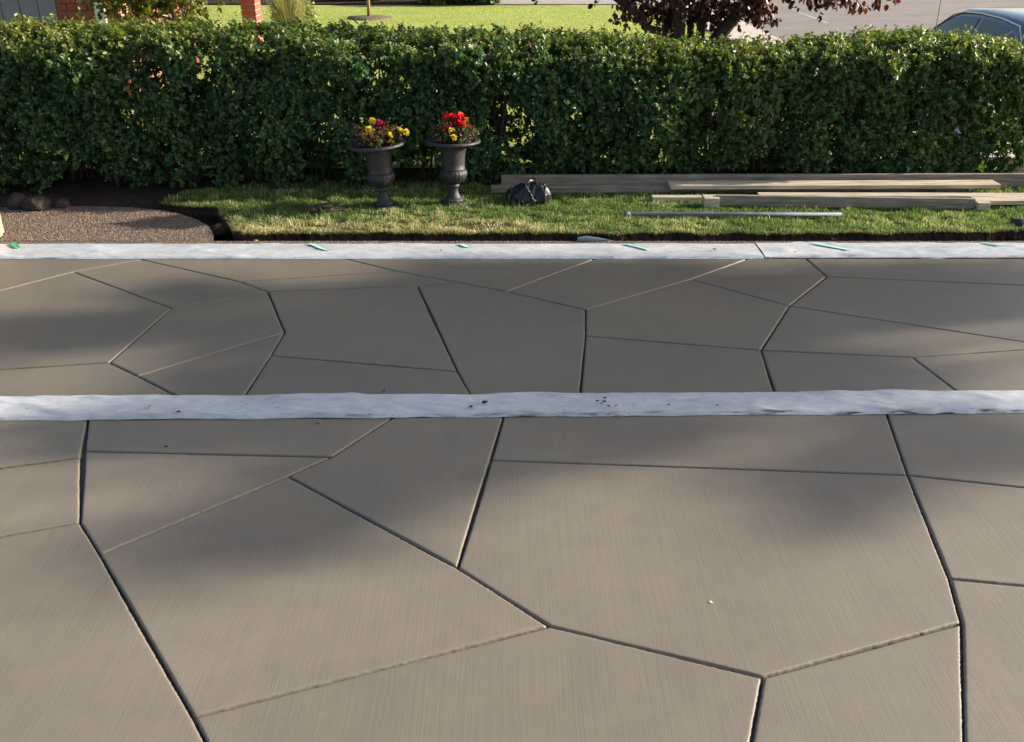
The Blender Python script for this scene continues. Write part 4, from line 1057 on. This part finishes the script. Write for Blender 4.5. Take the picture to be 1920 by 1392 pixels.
# pipes
a = P_(1170, 404, ZL+.02); b = P_(1577, 405, ZL+.02)
def pipe(a, b, z, r_, label):
    t = tag(empty('grey_pipe', (a[0], a[1], z)), label, 'pipe', 'grey pipes on the lawn strip'); d = Vector((b[0]-a[0], b[1]-a[1], 0)); L_ = d.length; t.rotation_euler = (0, 0, math.atan2(d.y, d.x))
    mb = MB(); ring = []
    n_ = 16
    for (x, rr) in ((0, r_*.82), (0, r_), (.004, r_*1.02), (L_*.5, r_), (L_, r_), (L_, r_*.82), (.03, r_*.8)):
        for k in range(n_): mb.v.append((x, math.cos(6.2832*k/n_)*rr, math.sin(6.2832*k/n_)*rr + r_))
    for i in range(6):
        for k in range(n_): mb.f.append((i*n_+k, i*n_+(k+1)%n_, i*n_+n_+(k+1)%n_, i*n_+n_+k))
    mb.build('tube', M['pipe'], t, True)
    mb = MB(); mb.tube([(-.002, 0, r_), (.05, 0, r_)], r_*1.12, 16); c = mb.build('collar', M['pipe'], t, True); return t
pipe(a, b, ZL + .012, .019, 'grey plastic pipe lying on the grass in front of the boards')
pipe((at(1566,345,9.2)[0], 9.20), (at(1648,347,9.2)[0], 9.22), ZL + .075, .018, 'short grey pipe end showing above the back plank below the hedge')

# ================================================================== STONES, POST, SMALL THINGS
def rock(px, py, r_, label, seed, mat_='stone', name='stone', z=0.0):
    bm = bmesh.new(); bmesh.ops.create_icosphere(bm, subdivisions=4, radius=1.0)
    for v in bm.verts:
        f = 1 + .22*mnoise.noise(v.co*1.1 + Vector((seed, 0, 0))) + .06*mnoise.noise(v.co*4 + Vector((seed, 3, 0)))
        v.co = Vector((v.co.x*r_[0]*f, v.co.y*r_[1]*f, v.co.z*r_[2]*f))
    me = bpy.data.meshes.new(name); bm.to_mesh(me); bm.free(); me.materials.append(M[mat_]); me.polygons.foreach_set('use_smooth', [True]*len(me.polygons))
    x, y = g(px, py, z); return tag(link(name, me, None, (x, y, z + r_[2]*.6)), label, 'stone')
rock(35, 390, (.085,.09,.09), 'round brown stone under the hedge at the far left', 1, z=.01)['group'] = 'stones behind the pebbled pad'
rock(70, 392, (.12,.10,.075), 'wider low brown stone beside the round one under the hedge', 5, z=.01)['group'] = 'stones behind the pebbled pad'
rock(118, 388, (.07,.07,.05), 'smallest dark stone at the right of the stones under the hedge', 9, z=.01)['group'] = 'stones behind the pebbled pad'
rock(415, 440, (.09,.08,.06), 'dark clod in the trench beside the rounded pad end', 13, 'soil', 'soil_clod', -.06)
rock(1915, 430, (.12,.08,.06), 'grey brown stone at the right end of the cut lawn edge', 17, 'stone', 'stone', .02)
M['post'] = mat('pale_post', (.55, .42, .22), .75, .25, 6, .3, .01, 30)
x, y = g(-14, 455, .01); po = tag(empty('stone_post', (x - .085, y + .12, .01)), 'pale block post at the left edge beside the pebbled pad', 'post')
for k, (w_, h_) in enumerate([(.19,.29),(.20,.28),(.18,.29)]):
    bm = bmesh.new(); bmesh.ops.create_cube(bm, size=1.0); bmesh.ops.bevel(bm, geom=bm.edges[:], offset=.10, segments=3, affect='EDGES')
    for v in bm.verts: v.co = Vector((v.co.x*w_, v.co.y*w_, v.co.z*h_)) * (1 + .04*mnoise.noise(v.co*3 + Vector((k*5, 0, 0))))
    me = bpy.data.meshes.new('block'); bm.to_mesh(me); bm.free(); me.materials.append(M['post']); link('block', me, po, (0, 0, .145 + .29*k))

# green tape strips
M['tape'] = mat('pale_green_tape', (.48, .78, .66), .4, .1, 10); M['tape2'] = mat('strong_green_tape', (.06, .40, .16), .4, .1, 10)
def tape(quad, label, m_):
    V = []; n_ = 10
    a, b, c, d = [np.array(g(*p, .03)) for p in quad]
    for i in range(n_ + 1):
        t = i/n_; l = a + (b - a)*t; r_ = d + (c - d)*t; dz = .002*math.sin(t*7) - .004
        V += [(l[0], l[1], .031 + dz), (r_[0], r_[1], .029 + dz)]
    V += [(x, y, z - .0015) for x, y, z in V]; k = 2*(n_+1); F = []
    for i in range(n_): F += [(2*i, 2*i+1, 2*i+3, 2*i+2), (k+2*i, k+2*i+2, k+2*i+3, k+2*i+1), (2*i, 2*i+2, k+2*i+2, k+2*i), (2*i+1, k+2*i+1, k+2*i+3, 2*i+3)]
    return tag(link('tape_strip', mesh('tape_strip', V, F, m_)), label, 'tape', 'green tape strips on the far border')
tape([(17,457),(30,453),(38,463),(27,465)], 'bright green tape scrap at the left end of the far film', M['tape2'])
tape([(576,456),(592,456),(622,469),(600,466)], 'pale green tape strip at the rounded pad end side of the far film', M['tape'])
tape([(858,457),(872,456),(885,463),(870,462)], 'smallest pale green tape scrap, below the right urn', M['tape'])
tape([(1168,456),(1180,456),(1219,465),(1214,468)], 'green tape strip right of the upright grey sheet', M['tape'])
tape([(1520,456),(1536,455),(1600,466),(1588,468)], 'longest green tape strip, in front of the middle of the front plank', M['tape'])
tape([(1838,454),(1852,454),(1882,461),(1874,461)], 'green tape strip nearest the right edge of the view', M['tape'])
# upright scrap of grey film in the trench
V = []; F = []
top = [(1081,457),(1084,444),(1100,442),(1120,445),(1145,450),(1168,457)]
nn = len(top)
for i, (px, py) in enumerate(top):
    yy = 7.612 + .015*math.sin(i*1.7); p = at(px, py, yy); 
    for k in range(5): V.append((p[0], yy + .012*math.sin(k*.9) - .012, -.03 + (max(p[2], -.02) + .03)*k/4))
for i in range(nn - 1):
    for k in range(4): a = i*5 + k; F.append((a, a+5, a+6, a+1))
M['sheet'] = mat('grey_sheet', (.36, .42, .48), .35, .1, 6)
fs = link('film_scrap', mesh('film_scrap', V, F, M['sheet'], True)); md = fs.modifiers.new('thick', 'SOLIDIFY'); md.thickness = .003
tag(fs, 'grey blue plastic scrap standing up in the trench behind the far film', 'plastic scrap')

# fallen leaves, crumbs, litter
M['dryleaf'] = mat('dry_leaf', (.36, .22, .10), .7, .3, 30); M['paleleaf'] = mat('pale_leaf', (.55, .42, .24), .7, .2, 30)
M['dirt'] = mat('dirt_crumb', (.02, .017, .016), .9, .3, 60); M['redp'] = mat('red_petal', (.35, .02, .03), .6, .2, 30); M['chip'] = mat('pale_chip', (.75, .66, .5), .7, .1, 40)
def dead_leaf(px, py, z, s_, m_, label, cat='leaf', name='fallen_leaf', group='fallen leaves on the drive'):
    x, y = g(px, py, z); a = rng.uniform(0, 6.28); V = []; prof = [(0,0),(.15,.22),(.4,.42),(.65,.34),(.85,.16),(1,0)]
    for (u, w_) in prof: V += [(u - .5, -w_*.8, .10*abs(u-.5) + .10*w_), (u - .5, 0, .10*abs(u-.5)), (u - .5, w_*.8, .10*abs(u-.5) + .14*w_)]
    F = [(3*i+k, 3*i+k+3, 3*i+k+4, 3*i+k+1) for i in range(5) for k in (0, 1)]
    V = [(vx*s_, vy*s_, vz*s_) for vx, vy, vz in V]
    o = link(name, mesh(name, V, F, m_, True), None, (x, y, z + .002)); o.rotation_euler = (rng.normal()*.1, rng.normal()*.1, a)
    md = o.modifiers.new('thick', 'SOLIDIFY'); md.thickness = .0012
    return tag(o, label, cat, group)
dead_leaf(283, 763, .03, .034, M['paleleaf'], 'pale fallen leaf on the near film, left part')
dead_leaf(599, 792, .004, .028, M['dryleaf'], 'small orange leaf on the slab against the near film hem')
dead_leaf(827, 470, .03, .024, M['dirt'], 'tiny dark leaf on the far film below the right urn')
dead_leaf(1497, 470, .03, .030, M['redp'], 'red petal on the far film in front of the boards')
dead_leaf(1340, 468, .03, .035, M['dirt'], 'dark leaf bit on the far film left of the film joint')
dead_leaf(480, 452, .03, .05, M['dryleaf'], 'tan leaf at the lawn edge right of the rounded pad end')
dead_leaf(605, 396, ZL+.02, .05, M['dryleaf'], 'dry leaf on the lawn left of the urns')
def crumb(px, py, z, s_, label, m_='dirt', cat='crumb', name='dirt_crumb', group='crumbs on the drive'):
    bm = bmesh.new(); bmesh.ops.create_icosphere(bm, subdivisions=2, radius=s_); sd = rng.uniform(0, 50)
    for v in bm.verts: v.co = v.co*(1 + .5*mnoise.noise(v.co/s_*1.2 + Vector((sd, 0, 0)))); v.co.z *= .35; v.co.x *= 1.3
    me = bpy.data.meshes.new(name); bm.to_mesh(me); bm.free(); me.materials.append(M[m_]); x, y = g(px, py, z)
    return tag(link(name, me, None, (x, y, z + s_*.4)), label, cat, group)
crumb(1332, 1130, 0, .006, 'tiny pale chip on the large front slab', 'chip', 'chip', 'pale_chip')
crumb(312, 838, 0, .007, 'dark crumb on the slab just below the near film, left')
crumb(720, 733, 0, .007, 'dark crumb on the far slab just above the near film')
crumb(335, 773, .032, .009, 'dark crumb on the near film, below the pale leaf')
crumb(909, 755, .032, .013, 'larger dark clod on the near film below the urns')
crumb(883, 763, .032, .009, 'small dark clod beside the larger one on the near film')
for px, py, lab in [(1120,752,'leftmost of the little cluster'),(1128,757,'second from left in the little cluster'),(1133,754,'middle one of the little cluster'),(1141,762,'lowest of the little cluster'),(1155,761,'rightmost of the little cluster'),(1134,747,'topmost of the little cluster'),(1254,759,'lone one just right of the little cluster'),(1345,760,'lone one farthest right of the little cluster')]:
    crumb(px, py, .032, rng.uniform(.005, .009), 'dark crumb on the near film, ' + lab, group='scattered crumbs in the middle of the near film')
# twig litter on the lawn
tw = tag(empty('twig_litter', (*g(616, 398, ZL), ZL)), 'little heap of dry brown twigs on the grass left of the urns', 'twigs')
for _ in range(70):
    mb = MB(); a = rng.normal()*.5; p = Vector((rng.normal()*.09, rng.normal()*.05, .02 + rng.random()*.05)); d = Vector((math.cos(a), math.sin(a), rng.normal()*.12))*rng.uniform(.03, .09)
    mb.tube([p - d, p + Vector((0, 0, .006)), p + d], [.0025, .003, .0015], 5); mb.build('twig', M['bark'], tw, True)
